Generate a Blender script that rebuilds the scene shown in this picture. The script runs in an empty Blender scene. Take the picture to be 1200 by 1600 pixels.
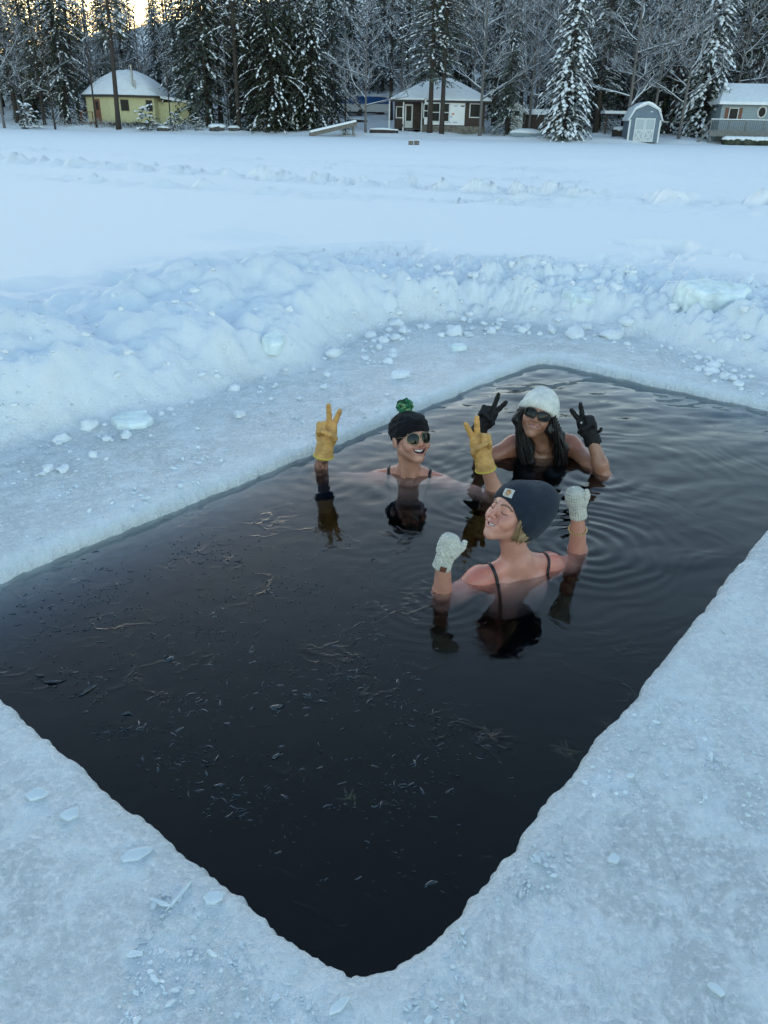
import bpy, bmesh, math, random, os
import numpy as np
from mathutils import Vector, Matrix, Euler

SC = bpy.context.scene
COL = SC.collection
PI = math.pi
R = math.radians

# ------------------------------------------------------------------ camera
CAM_H = 1.62            # above the water, which lies at z = 0
PITCH, ROLL = R(26.75), R(1.2)
FPX = 1214.0            # focal length in pixels of the 1200 x 1600 photograph
cam_data = bpy.data.cameras.new('camera')
cam = bpy.data.objects.new('camera', cam_data)
COL.objects.link(cam)
cam_data.sensor_fit = 'VERTICAL'
cam_data.sensor_height = 24.0
cam_data.lens = 24.0 * FPX / 1600.0
cam_data.clip_start = 0.05
cam_data.clip_end = 3000
CAM_M = Matrix.Rotation(PI / 2 - PITCH, 4, 'X') @ Matrix.Rotation(ROLL, 4, 'Z')
CAM_M.translation = (0, 0, CAM_H)
cam.matrix_world = CAM_M
SC.camera = cam

# ------------------------------------------------------------------ world, sun, exposure
SUN_EL, SUN_AZ = R(6.0), R(-14)      # low behind the wood, left of the view (azimuth from +Y towards +X)
world = bpy.data.worlds.new('World')
SC.world = world
world.use_nodes = True
wn = world.node_tree.nodes
wl = world.node_tree.links
sky = wn.new('ShaderNodeTexSky')
sky.sky_type = 'NISHITA'
sky.sun_disc = False
sky.sun_elevation = SUN_EL
sky.sun_rotation = SUN_AZ
sky.altitude = 300
sky.air_density = 1.0
sky.dust_density = 0.4
sky.ozone_density = 1.05
wl.new(sky.outputs[0], wn['Background'].inputs[0])
wn['Background'].inputs[1].default_value = 0.15
sun_data = bpy.data.lights.new('sun', 'SUN')
sun_data.energy = 0.5
sun_data.angle = R(2)
sun_data.color = (1.0, 0.78, 0.55)
sun = bpy.data.objects.new('sun', sun_data)
COL.objects.link(sun)
sdir = Vector((math.sin(SUN_AZ) * math.cos(SUN_EL), math.cos(SUN_AZ) * math.cos(SUN_EL), math.sin(SUN_EL)))
sun.rotation_euler = sdir.to_track_quat('Z', 'Y').to_euler()
sun.location = sdir * 50 + Vector((0, 0, 40))
SC.view_settings.view_transform = 'Standard'
SC.view_settings.look = 'None'
SC.view_settings.exposure = 2.03
SC.view_settings.gamma = 1.0
SC.render.engine = 'CYCLES'
SC.cycles.max_bounces = 8
SC.cycles.transparent_max_bounces = 12
SC.cycles.use_denoising = True

# ------------------------------------------------------------------ pixel -> place
def ray(px, py):
    d = CAM_M.to_3x3() @ Vector(((px - 600) / FPX, -(py - 800) / FPX, -1))
    return d
def at(px, py, z=0.0):
    d = ray(px, py); t = (z - CAM_H) / d.z
    return Vector((d.x * t, d.y * t, z))
def aty(px, py, y):
    d = ray(px, py); t = y / d.y
    return Vector((d.x * t, y, CAM_H + d.z * t))
def atx(px, y):                      # ground x of an image column at distance y (near the horizon)
    d = ray(px, 205); return d.x * y / d.y

# ------------------------------------------------------------------ noise
def _hash(ix, iy, iz, seed):
    h = (ix.astype(np.int64) * 374761393 + iy.astype(np.int64) * 668265263 + iz.astype(np.int64) * 2147483647 + seed * 1274126177) & 0xffffffff
    h = ((h ^ (h >> 13)) * 1274126177) & 0xffffffff
    h = ((h ^ (h >> 16)) * 2246822519) & 0xffffffff
    h = h ^ (h >> 15)
    return (h & 0xffffff).astype(np.float64) / 0xffffff
def vnoise(x, y, z=None, seed=0):
    x = np.asarray(x, float); y = np.asarray(y, float)
    ix = np.floor(x); iy = np.floor(y); fx = x - ix; fy = y - iy
    ux = fx * fx * fx * (fx * (fx * 6 - 15) + 10); uy = fy * fy * fy * (fy * (fy * 6 - 15) + 10)
    if z is None:
        k = np.zeros_like(ix)
        a = _hash(ix, iy, k, seed); b = _hash(ix + 1, iy, k, seed)
        c = _hash(ix, iy + 1, k, seed); d = _hash(ix + 1, iy + 1, k, seed)
        return (a + (b - a) * ux) * (1 - uy) + (c + (d - c) * ux) * uy
    z = np.asarray(z, float); iz = np.floor(z); fz = z - iz; uz = fz * fz * (3 - 2 * fz)
    r = []
    for k in (0, 1):
        a = _hash(ix, iy, iz + k, seed); b = _hash(ix + 1, iy, iz + k, seed)
        c = _hash(ix, iy + 1, iz + k, seed); d = _hash(ix + 1, iy + 1, iz + k, seed)
        r.append((a + (b - a) * ux) * (1 - uy) + (c + (d - c) * ux) * uy)
    return r[0] * (1 - uz) + r[1] * uz
def fbm(x, y, octaves=4, seed=0, gain=0.5, ridged=False):
    s = 0; a = 1.0; t = 0
    x = np.asarray(x, float); y = np.asarray(y, float)
    for o in range(octaves):
        n = vnoise(x, y, None, seed + o * 17) * 2 - 1
        if ridged: n = 1 - 2 * np.abs(n)
        s = s + a * n; t += a; a *= gain
        x, y = (x * 1.6 - y * 1.2) + 3.7, (x * 1.2 + y * 1.6) - 1.3
    return s / t
def chunks(x, y, seed=0):           # rounded lumps of random height, 0..1
    ix = np.floor(x); iy = np.floor(y); best = np.zeros_like(x)
    k = np.zeros_like(ix)
    for dx in (-1, 0, 1):
        for dy in (-1, 0, 1):
            cx = ix + dx; cy = iy + dy
            px = cx + _hash(cx, cy, k, seed); py = cy + _hash(cx, cy, k, seed + 1)
            hh = _hash(cx, cy, k, seed + 2); rr = 0.35 + 0.6 * _hash(cx, cy, k, seed + 3)
            d2 = ((x - px) ** 2 + (y - py) ** 2) / rr ** 2
            best = np.maximum(best, hh * np.clip(1 - d2, 0, 1) ** .8)
    return best
def sstep(a, b, x):
    t = np.clip((x - a) / (b - a), 0, 1); return t * t * (3 - 2 * t)
def seg_dist(x, y, poly, closed=False):
    best = np.full(np.shape(x), 1e9); n = len(poly)
    for i in range(n if closed else n - 1):
        ax, ay = poly[i]; bx, by = poly[(i + 1) % n]
        vx, vy = bx - ax, by - ay
        t = np.clip(((x - ax) * vx + (y - ay) * vy) / (vx * vx + vy * vy + 1e-12), 0, 1)
        best = np.minimum(best, np.hypot(x - ax - t * vx, y - ay - t * vy))
    return best
def inside(x, y, poly):
    r = np.zeros(np.shape(x), bool); n = len(poly)
    for i in range(n):
        ax, ay = poly[i]; bx, by = poly[(i + 1) % n]
        c = ((ay > y) != (by > y)) & (x < (bx - ax) * (y - ay) / ((by - ay) or 1e-12) + ax)
        r ^= c
    return r

# ------------------------------------------------------------------ objects
def np_mesh(name, v, f, mats=(), smooth=False, mat_idx=None, colors=None, attrs=None):
    v = np.asarray(v, np.float32).reshape(-1, 3)
    me = bpy.data.meshes.new(name)
    if isinstance(f, np.ndarray):
        n, k = f.shape
        me.vertices.add(len(v)); me.vertices.foreach_set('co', v.ravel())
        me.loops.add(n * k); me.loops.foreach_set('vertex_index', f.astype(np.int32).ravel())
        me.polygons.add(n); me.polygons.foreach_set('loop_start', np.arange(0, n * k, k, dtype=np.int32))
        me.update(calc_edges=True)
    else:
        me.from_pydata([tuple(p) for p in v], [], f)
    for m in mats: me.materials.append(m)
    if mat_idx is not None: me.polygons.foreach_set('material_index', np.asarray(mat_idx, np.int32))
    me.polygons.foreach_set('use_smooth', np.full(len(me.polygons), bool(smooth)))
    if colors is not None:
        ca = me.attributes.new('paint', 'FLOAT_COLOR', 'POINT')
        ca.data.foreach_set('color', np.asarray(colors, np.float32).ravel())
    for k, a in (attrs or {}).items():
        at_ = me.attributes.new(k, 'FLOAT', 'POINT'); at_.data.foreach_set('value', np.asarray(a, np.float32).ravel())
    me.validate(verbose=False)
    me.update()
    return me
def link(name, me, parent=None, loc=None, rz=0):
    o = bpy.data.objects.new(name, me); COL.objects.link(o)
    if parent is not None: o.parent = parent
    if loc is not None: o.location = loc
    if rz: o.rotation_euler = (0, 0, rz)
    return o
def tag(o, label=None, cat=None, group=None, kind=None):
    if label: o['label'] = label
    if cat: o['category'] = cat
    if group: o['group'] = group
    if kind: o['kind'] = kind
    return o
def empty(name, loc, rz, label, cat, group=None):
    o = link(name, None, None, loc, rz); o.empty_display_size = 0.1
    return tag(o, label, cat, group)

class MB:                            # collects shapes, builds ONE mesh
    def __init__(s): s.v = []; s.f = []; s.m = []
    def add(s, v, f, m=0):
        b = len(s.v); s.v += [tuple(p) for p in v]
        s.f += [tuple(i + b for i in q) for q in f]; s.m += [m] * len(f); return s
    def box(s, x0, x1, y0, y1, z0, z1, m=0):
        v = [(x, y, z) for z in (z0, z1) for y in (y0, y1) for x in (x0, x1)]
        return s.add(v, [(0, 2, 3, 1), (4, 5, 7, 6), (0, 1, 5, 4), (1, 3, 7, 5), (3, 2, 6, 7), (2, 0, 4, 6)], m)
    def bar(s, a, b, w, h, m=0):     # square bar from a to b
        a = Vector(a); b = Vector(b); d = (b - a).normalized()
        u = d.cross(Vector((0, 0, 1)));
        if u.length < 1e-4: u = Vector((1, 0, 0))
        u.normalize(); n = u.cross(d)
        v = []
        for p in (a, b):
            for i, j in ((-1, -1), (1, -1), (1, 1), (-1, 1)): v.append(p + u * (w / 2 * i) + n * (h / 2 * j))
        return s.add(v, [(0, 3, 2, 1), (4, 5, 6, 7), (0, 1, 5, 4), (1, 2, 6, 5), (2, 3, 7, 6), (3, 0, 4, 7)], m)
    def tube(s, pts, rad, n=6, m=0, cap=True):
        pts = [Vector(p) for p in pts]; k = len(pts); v = []
        if not hasattr(rad, '__len__'): rad = [rad] * k
        u = None
        for i, p in enumerate(pts):
            d = (pts[min(i + 1, k - 1)] - pts[max(i - 1, 0)])
            d = d.normalized() if d.length > 1e-9 else Vector((0, 0, 1))
            if u is None:
                u = d.cross(Vector((0.3, 0.9, 0.2)));
                if u.length < 1e-3: u = d.cross(Vector((1, 0, 0)))
            u = (u - d * u.dot(d)).normalized(); w = d.cross(u)
            for j in range(n):
                a = 2 * PI * j / n; v.append(p + (u * math.cos(a) + w * math.sin(a)) * rad[i])
        f = [(i * n + j, i * n + (j + 1) % n, (i + 1) * n + (j + 1) % n, (i + 1) * n + j) for i in range(k - 1) for j in range(n)]
        if cap: f += [tuple(range(n - 1, -1, -1)), tuple((k - 1) * n + j for j in range(n))]
        return s.add(v, f, m)
    def prism(s, outline, y0, y1, m=0):   # outline in x,z pushed along y
        n = len(outline); v = [(x, y0, z) for x, z in outline] + [(x, y1, z) for x, z in outline]
        f = [tuple(range(n)), tuple(range(2 * n - 1, n - 1, -1))] + [(i, i + n, (i + 1) % n + n, (i + 1) % n) for i in range(n)]
        return s.add(v, f, m)
    def blob(s, c, rx, ry, rz, seed=0, amp=0.2, nu=8, nv=6, m=0):
        rnd = random.Random(seed); v = [(c[0], c[1], c[2] - rz)]
        for i in range(1, nv):
            a = -PI / 2 + PI * i / nv
            for j in range(nu):
                t = 2 * PI * j / nu; k = 1 + rnd.uniform(-amp, amp)
                v.append((c[0] + rx * k * math.cos(a) * math.cos(t), c[1] + ry * k * math.cos(a) * math.sin(t), c[2] + rz * k * math.sin(a)))
        v.append((c[0], c[1], c[2] + rz)); e = len(v) - 1; f = []
        for j in range(nu): f.append((0, 1 + (j + 1) % nu, 1 + j))
        for i in range(nv - 2):
            for j in range(nu):
                p = 1 + i * nu; f.append((p + j, p + (j + 1) % nu, p + nu + (j + 1) % nu, p + nu + j))
        p = 1 + (nv - 2) * nu
        for j in range(nu): f.append((p + j, p + (j + 1) % nu, e))
        return s.add(v, f, m)
    def mesh(s, name, mats, smooth=False):
        return np_mesh(name, s.v, s.f, mats if isinstance(mats, (list, tuple)) else [mats], smooth, s.m)
    def build(s, name, mats, parent=None, smooth=False, loc=None, rz=0):
        return link(name, s.mesh(name, mats, smooth), parent, loc, rz)

# ------------------------------------------------------------------ materials
def newmat(name):
    m = bpy.data.materials.new(name); m.use_nodes = True
    return m, m.node_tree.nodes, m.node_tree.links, m.node_tree.nodes['Principled BSDF']
def simple(name, col, rough=0.6, var=0.12, scale=12, metal=0, bump=0.0, bscale=60, spec=0.4):
    m, n, l, p = newmat(name)
    tc = n.new('ShaderNodeTexCoord')
    nz = n.new('ShaderNodeTexNoise'); nz.inputs['Scale'].default_value = scale; nz.inputs['Detail'].default_value = 5
    l.new(tc.outputs['Object'], nz.inputs['Vector'])
    cr = n.new('ShaderNodeValToRGB'); l.new(nz.outputs[0], cr.inputs[0])
    cr.color_ramp.elements[0].position = 0.3; cr.color_ramp.elements[1].position = 0.7
    cr.color_ramp.elements[0].color = tuple(c * (1 - var) for c in col) + (1,)
    cr.color_ramp.elements[1].color = tuple(min(1, c * (1 + var)) for c in col) + (1,)
    l.new(cr.outputs[0], p.inputs['Base Color'])
    p.inputs['Roughness'].default_value = rough; p.inputs['Metallic'].default_value = metal
    p.inputs['Specular IOR Level'].default_value = spec
    if bump:
        n2 = n.new('ShaderNodeTexNoise'); n2.inputs['Scale'].default_value = bscale; n2.inputs['Detail'].default_value = 4
        l.new(tc.outputs['Object'], n2.inputs['Vector'])
        b = n.new('ShaderNodeBump'); b.inputs['Strength'].default_value = bump; b.inputs['Distance'].default_value = 0.02
        l.new(n2.outputs[0], b.inputs['Height']); l.new(b.outputs[0], p.inputs['Normal'])
    return m
# ================================================================== the lake: ice, snow, shore
ZI = 0.058                                            # top of the ice above the water
def xy(px, py, z=ZI): p = at(px, py, z); return (p.x, p.y)
NEAR, FAR = xy(576, 1528), xy(826, 566, 0.0)
# corners of the cut hole, from its two long and two short sides
def cross(p, q, r, s):
    p, q, r, s = map(lambda a: np.array(a, float), (p, q, r, s)); A = np.array([q - p, r - s]).T
    t = np.linalg.solve(A, r - p); return tuple(p + (q - p) * t[0])
LEFT = cross(xy(0, 1083), xy(400, 1405), xy(0, 911, 0.0), xy(600, 664, 0.0))
NEAR = cross(xy(0, 1083), xy(400, 1405), xy(690, 1445), xy(1140, 893))
RIGHT = cross(xy(690, 1445), xy(1140, 893), xy(900, 577, 0.0), xy(1200, 643, 0.0))
FARC = cross(xy(0, 911, 0.0), xy(600, 664, 0.0), xy(900, 577, 0.0), xy(1200, 643, 0.0))
POOL = [NEAR, RIGHT, FARC, LEFT]                      # counter-clockwise
PC = np.mean(np.array(POOL), 0)
foot_px = [(0, 712), (60, 694), (130, 680), (200, 660), (270, 640), (340, 617), (400, 598), (480, 575), (540, 545), (590, 522), (650, 510), (750, 503), (850, 508), (950, 520), (1050, 543), (1110, 560), (1160, 578), (1200, 592)]
FOOT = [xy(*p) for p in foot_px]
SHELF = [(-2.9, 2.6), (-4.2, 0.5), (-6, -6), (7, -6), (7.5, 1.5), (5.6, 3.9)]
SHELF = FOOT + SHELF[::-1]
out_px = [(0, 468), (100, 468), (200, 452), (300, 432), (390, 425), (470, 420), (640, 408), (760, 420), (860, 418), (950, 408), (1060, 430), (1200, 440)]
SHORE = [(-200, 112), (-60, 88), (-37.5, 82.5), (-18, 78), (-6, 76.6), (-0.7, 75.6), (8, 74), (15.5, 72.5), (20, 73), (28, 76), (38.8, 79), (60, 78), (200, 95)]
def shore_y(x): return np.interp(x, [p[0] for p in SHORE], [p[1] for p in SHORE])
mounds = [(372, 377, .55, .22, .10), (1015, 290, 1.0, .8, .26), (850, 323, .9, .5, .12), (910, 262, 1.8, 1.2, .22), (740, 258, 1.6, 1.2, .12), (990, 275, .9, .6, .14), (640, 248, 3, 1.2, .12), (420, 250, 3, 1, .1), (1010, 258, 2.0, 1.0, .15)]
MOUND = [(at(a, b, .2).x, at(a, b, .2).y, sx, sy, h) for a, b, sx, sy, h in mounds]
TRAIL = [[xy(*p, .2) for p in q] for q in (
    [(395, 412), (440, 402), (520, 398), (600, 392), (640, 390)], [(390, 440), (405, 425), (400, 412), (440, 400)], [(470, 425), (540, 410), (640, 395)],
    [(985, 386), (1040, 384), (1050, 400), (1020, 415)], [(1040, 384), (1070, 392), (1130, 400), (1200, 412)], [(200, 452), (290, 440), (390, 428)], [(640, 408), (720, 420), (800, 425)], [(860, 430), (960, 412), (1040, 402)])]
TRACK = [xy(*p, .2) for p in [(-250, 243), (0, 256), (150, 264), (350, 277), (520, 290), (640, 296), (760, 303), (900, 310), (1050, 322), (1200, 332), (1400, 350)]]
TRACK2 = [xy(*p, .2) for p in [(-100, 268), (0, 275), (200, 293), (450, 305), (700, 318), (1200, 345)]]
TRACK3 = [xy(*p, .2) for p in [(-100, 232), (100, 240), (350, 252), (600, 262), (900, 270), (1300, 282)]]
TRACK4 = [xy(*p, .2) for p in [(-100, 228), (150, 246), (420, 262), (700, 279), (1000, 296), (1300, 318)]]
TRACK5 = [xy(*p, .2) for p in [(-100, 283), (120, 286), (330, 300), (560, 318), (850, 325), (1300, 332)]]
HOLE = at(38, 458, .2)
def ground_h(x, y):
    x = np.asarray(x, float); y = np.asarray(y, float)
    d = seg_dist(x, y, FOOT + SHELF[len(FOOT):], True); ins = inside(x, y, SHELF)
    wob = 0.14 * fbm(x * 1.1, y * 1.1, 3, 5) + 0.06 * fbm(x * 4, y * 4, 3, 6)
    t = np.where(ins, -d, d) + wob
    far = sstep(-0.6, 0.5, x - 0.0 + 0.0 * y)          # the bank along the far side is crumbly, the left one drifted
    width = 1.9 - 0.35 * far + 0.4 * vnoise(x * .5, y * .5, None, 3)
    crest = (0.34 - 0.04 * far) * (0.65 + 0.7 * vnoise(x * .9, y * .9, None, 8))
    snow = 0.20
    up = sstep(0.0, 0.50, t); dn = sstep(0.75, width, t)
    prof = up * (crest + (snow - crest) * dn)
    bank = sstep(0, 0.3, t) * (1 - sstep(width * .8, width * 1.5 + .6, t))
    drift = 0.10 * np.exp(-((t - 1.55) / .28) ** 2) + 0.15 * fbm(x * 1.4 + .6 * y, y * 1.4, 4, 21, .45, True) + .10 * chunks(x * 1.7 + .3 * y, y * 1.5, 22) + .07 * chunks(x * 3.9, y * 3.9, 25) - .05 + 0.05 * fbm(x * 4, y * 4, 4, 23) + 0.014 * fbm(x * 19, y * 19, 3, 24)
    lumps = 0.11 * chunks(x * 2.6, y * 2.6, 31) + 0.09 * chunks(x * 6.5, y * 6.5, 35) + 0.04 * chunks(x * 11, y * 11, 39) + 0.014 * chunks(x * 26, y * 26, 43) + 0.05 * fbm(x * 9, y * 9, 4, 47) - 0.075
    h = ZI + prof + bank * (drift * (1 - far) + lumps * far + (1 - far) * 0.5 * sstep(.35, 0, np.abs(t - .1)) * lumps)
    # ice shelf: hummocky close to the bank, smooth by the water
    h += np.where(t < 0.25, 1, 0) * (0.006 * fbm(x * 7, y * 7, 4, 51) + 0.004 * fbm(x * 30, y * 30, 3, 52))
    slush = sstep(-1.5, 0, t) * (1 - up)
    h += slush * (0.010 * chunks(x * 13, y * 13, 55) + 0.008 * fbm(x * 16, y * 16, 3, 56))
    # open lake snow
    lake = sstep(0.75, width + .3, t)
    h += lake * (0.016 * fbm(x * .22, y * .6, 3, 61) + 0.035 * sstep(14, 28, y) * fbm(x * .16, y * .9, 4, 62) + .0015 * fbm(x * 8, y * 8, 2, 63))
    for mx, my, sx, sy, mh in MOUND:
        h += mh * np.exp(-((x - mx) / sx) ** 2 - ((y - my) / sy) ** 2)
    h -= 0.10 * np.exp(-(((x - HOLE.x) / .22) ** 2 + ((y - HOLE.y) / .16) ** 2)) - .05 * np.exp(-(((x - HOLE.x - .05) / .3) ** 2 + ((y - HOLE.y - .3) / .12) ** 2))
    for q in TRAIL:
        dd = seg_dist(x, y, q) + .1 * fbm(x * 3, y * 3, 2, 71)
        w = 1 - sstep(.08, .38, dd)
        h += w * (0.17 * chunks(x * 3.6, y * 3.6, 73) + 0.07 * chunks(x * 7, y * 7, 75) - 0.19)
    for q, a, w0 in ((TRACK, .36, .85), (TRACK2, .13, .4), (TRACK3, .14, 1.2), (TRACK4, .13, .35), (TRACK5, .12, .3)):
        dd = seg_dist(x, y, q); w = 1 - sstep(w0 * .5, w0, dd + .25 * fbm(x * .8, y * .8, 2, 81))
        h += w * a * (chunks(x * 1.6, y * 1.6, 83) * .8 + .5 * chunks(x * 3.4, y * 3.4, 84) - .22)
    # the shore
    sd = y - shore_y(x)
    h += 0.22 * sstep(-.3, 1.6, sd + .8 * fbm(x * .3, y * .3, 2, 91)) + np.where(sd > 0, .036 * sd + .06 * np.clip(sd - 12, 0, None) + .14 * np.clip(sd - 30, 0, None), 0)
    h += sstep(0, 4, sd) * (.35 * fbm(x * .25, y * .25, 3, 93))
    return h, t, up, bank, sd
def gz(x, y): return float(ground_h(np.array([x]), np.array([y]))[0][0])

# rim samples: dense, and denser on the far sides
rimp, seg_n = [], [360, 330, 430, 560]
order = [(NEAR, RIGHT, 420), (RIGHT, FARC, 380), (FARC, LEFT, 520), (LEFT, NEAR, 380)]
for a, b, n in order:
    for i in range(n):
        f = i / n; rimp.append((a[0] + (b[0] - a[0]) * f, a[1] + (b[1] - a[1]) * f))
rim = np.array(rimp)
def smooth_ring(a, k):
    for _ in range(k): a = (np.roll(a, 1, 0) + a * 2 + np.roll(a, -1, 0)) / 4
    return a
rim_s = smooth_ring(rim.copy(), 640)
tang = np.roll(rim_s, -1, 0) - np.roll(rim_s, 1, 0); tang /= np.linalg.norm(tang, axis=1)[:, None]
nrm = np.stack([tang[:, 1], -tang[:, 0]], 1)          # outward
sx_, sy_ = rim_s[:, 0], rim_s[:, 1]
rag = .013 * fbm(sx_ * 4, sy_ * 4, 3, 101) + .010 * fbm(sx_ * 17, sy_ * 17, 3, 102) + .006 * fbm(sx_ * 60, sy_ * 60, 2, 103)
rad = rim_s - PC; rlen = np.linalg.norm(rad, axis=1)[:, None]; rdir = rad / rlen
rim_s = rim_s + nrm * rag[:, None]
rings, zs, tops = [], [], []
NR = len(rim_s)
sc_r = np.clip(1.0 + .7 * fbm(sx_ * 2, sy_ * 2, 3, 107), .5, 1.7)   # how rounded the lip is, along the rim
for off, zf in ((.05, -.55), (.03, -.25), (.015, -.08), (.0, -.02), (0.0, .004), (.003, .018), (.009, .033), (.020, .045), (.038, .053)):
    o = np.full(NR, off) * (sc_r if off > 0 and zf > 0 else 1)
    p = rim_s + nrm * o[:, None]; z = np.full(NR, zf)
    if zf > -.05: z = z + .004 * fbm(p[:, 0] * 40, p[:, 1] * 40, 2, 105) + .003 * fbm(p[:, 0] * 90, p[:, 1] * 90, 2, 106)
    rings.append(p); zs.append(z); tops.append(False)
d = 0.065; step = .011
while d < 230:
    p = rim_s + nrm * np.minimum(d, .07) * np.clip(sc_r, 0, 1.0)[:, None] + rdir * max(0, d - .07) * (rlen / 1.7)
    rings.append(p); zs.append(None); tops.append(True)
    d += step; step = min(step * 1.0125 if d > 1.2 else step * 1.002, 1.6)
NG = len(rings)
V = np.zeros((NG, NR, 3)); SN = np.zeros((NG, NR)); LIP = np.zeros((NG, NR))
tp = [i for i in range(NG) if tops[i]]
P = np.array(rings); V[:, :, :2] = P
hh, tt, up_, bank_, sd_ = ground_h(P[tp[0]:, :, 0], P[tp[0]:, :, 1])
V[tp[0]:, :, 2] = hh
for i in range(tp[0]): V[i, :, 2] = zs[i]
SN[tp[0]:] = np.clip(sstep(-.15, .35, tt), 0, 1)
dist_r = np.linalg.norm(P - rim_s[None], axis=2)
LIP = (1 - sstep(.02, .22, dist_r + .12 * fbm(P[:, :, 0] * 5, P[:, :, 1] * 5, 4, 108))) * (.30 + .40 * sstep(2.0, 3.4, P[:, :, 1] - .45 * P[:, :, 0]))
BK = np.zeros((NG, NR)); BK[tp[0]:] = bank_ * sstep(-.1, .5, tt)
SD = np.zeros((NG, NR)); SD[tp[0]:] = np.clip(sd_, -5, 50)
idx = np.arange(NG * NR).reshape(NG, NR)
nx = np.roll(idx, -1, 1)
F = np.stack([idx[:-1], nx[:-1], nx[1:], idx[1:]], -1).reshape(-1, 4)[:, ::-1]

def snow_ice_material():
    m, n, l, p = newmat('snow_and_ice')
    tc = n.new('ShaderNodeTexCoord')
    def noise(scale, detail=4, rough=.55, vec=None, dist=0):
        q = n.new('ShaderNodeTexNoise'); q.inputs['Scale'].default_value = scale; q.inputs['Detail'].default_value = detail
        q.inputs['Roughness'].default_value = rough; q.inputs['Distortion'].default_value = dist
        l.new(vec or tc.outputs['Object'], q.inputs['Vector']); return q
    def ramp(src, stops):
        r = n.new('ShaderNodeValToRGB'); l.new(src, r.inputs[0]); e = r.color_ramp.elements
        while len(e) < len(stops): e.new(.5)
        for k, (pos, c) in enumerate(stops): e[k].position = pos; e[k].color = c + (1,) if len(c) == 3 else c
        return r
    def mix(fac, a, b):
        q = n.new('ShaderNodeMix'); q.data_type = 'RGBA'
        if isinstance(fac, float): q.inputs[0].default_value = fac
        else: l.new(fac, q.inputs[0])
        for s, v in ((6, a), (7, b)):
            if isinstance(v, tuple): q.inputs[s].default_value = v + (1,)
            else: l.new(v, q.inputs[s])
        return q.outputs[2]
    snow = n.new('ShaderNodeAttribute'); snow.attribute_name = 'snow'
    lip = n.new('ShaderNodeAttribute'); lip.attribute_name = 'lip'
    big = noise(1.3, 5, .6, dist=.4); mid = noise(7, 6, .65, dist=.6); fine = noise(60, 5, .65); grain = noise(260, 3, .6)
    icec = ramp(big.outputs[0], [(.30, (.50, .54, .56)), (.50, (.60, .635, .655)), (.70, (.72, .745, .76))])
    frost = ramp(mid.outputs[0], [(.47, (0, 0, 0)), (.62, (1, 1, 1))])
    c1 = mix(frost.outputs[0], icec.outputs[0], (.74, .78, .82))
    gr = ramp(fine.outputs[0], [(.46, (0, 0, 0)), (.58, (.45, .45, .45)), (.68, (1, 1, 1))])
    c1b = mix(gr.outputs[0], c1, (.86, .87, .88))
    c2 = mix(lip.outputs['Fac'], c1b, (.80, .85, .88))
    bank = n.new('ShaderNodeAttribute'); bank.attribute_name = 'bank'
    packed_shade = mix(mid.outputs[0], (.66, .73, .80), (.80, .84, .88))      # shovelled snow, tinted darker and bluer to paint in the bank's shade
    c3 = mix(snow.outputs['Fac'], c2, mix(bank.outputs['Fac'], (.88, .88, .89), packed_shade))
    l.new(c3, p.inputs['Base Color'])
    rr = n.new('ShaderNodeMapRange'); l.new(snow.outputs['Fac'], rr.inputs[0]); rr.inputs[3].default_value = .26; rr.inputs[4].default_value = .8
    l.new(rr.outputs[0], p.inputs['Roughness'])
    p.inputs['Specular IOR Level'].default_value = .35
    # bump: granular ice, softer snow
    vor = n.new('ShaderNodeTexVoronoi'); vor.inputs['Scale'].default_value = 85; l.new(tc.outputs['Object'], vor.inputs['Vector'])
    def math_(op, a, b):
        q = n.new('ShaderNodeMath'); q.operation = op
        for s, v in ((0, a), (1, b)):
            if isinstance(v, (int, float)): q.inputs[s].default_value = v
            else: l.new(v, q.inputs[s])
        return q.outputs[0]
    hsum = math_('ADD', math_('MULTIPLY', mid.outputs[0], 1.0), math_('MULTIPLY', fine.outputs[0], .55))
    hsum = math_('ADD', hsum, math_('MULTIPLY', grain.outputs[0], .16))
    hsum = math_('ADD', hsum, math_('MULTIPLY', vor.outputs['Distance'], .16))
    b = n.new('ShaderNodeBump'); b.inputs['Distance'].default_value = .022
    st = n.new('ShaderNodeMapRange'); l.new(snow.outputs['Fac'], st.inputs[0]); st.inputs[3].default_value = 1.0; st.inputs[4].default_value = .45
    l.new(st.outputs[0], b.inputs['Strength']); l.new(hsum, b.inputs['Height']); l.new(b.outputs[0], p.inputs['Normal'])
    return m
M_ICE = snow_ice_material()
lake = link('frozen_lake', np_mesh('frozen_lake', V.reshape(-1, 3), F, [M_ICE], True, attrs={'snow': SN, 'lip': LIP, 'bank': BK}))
tag(lake, 'snow covered frozen lake with its snowy far shore', kind='structure')

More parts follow.
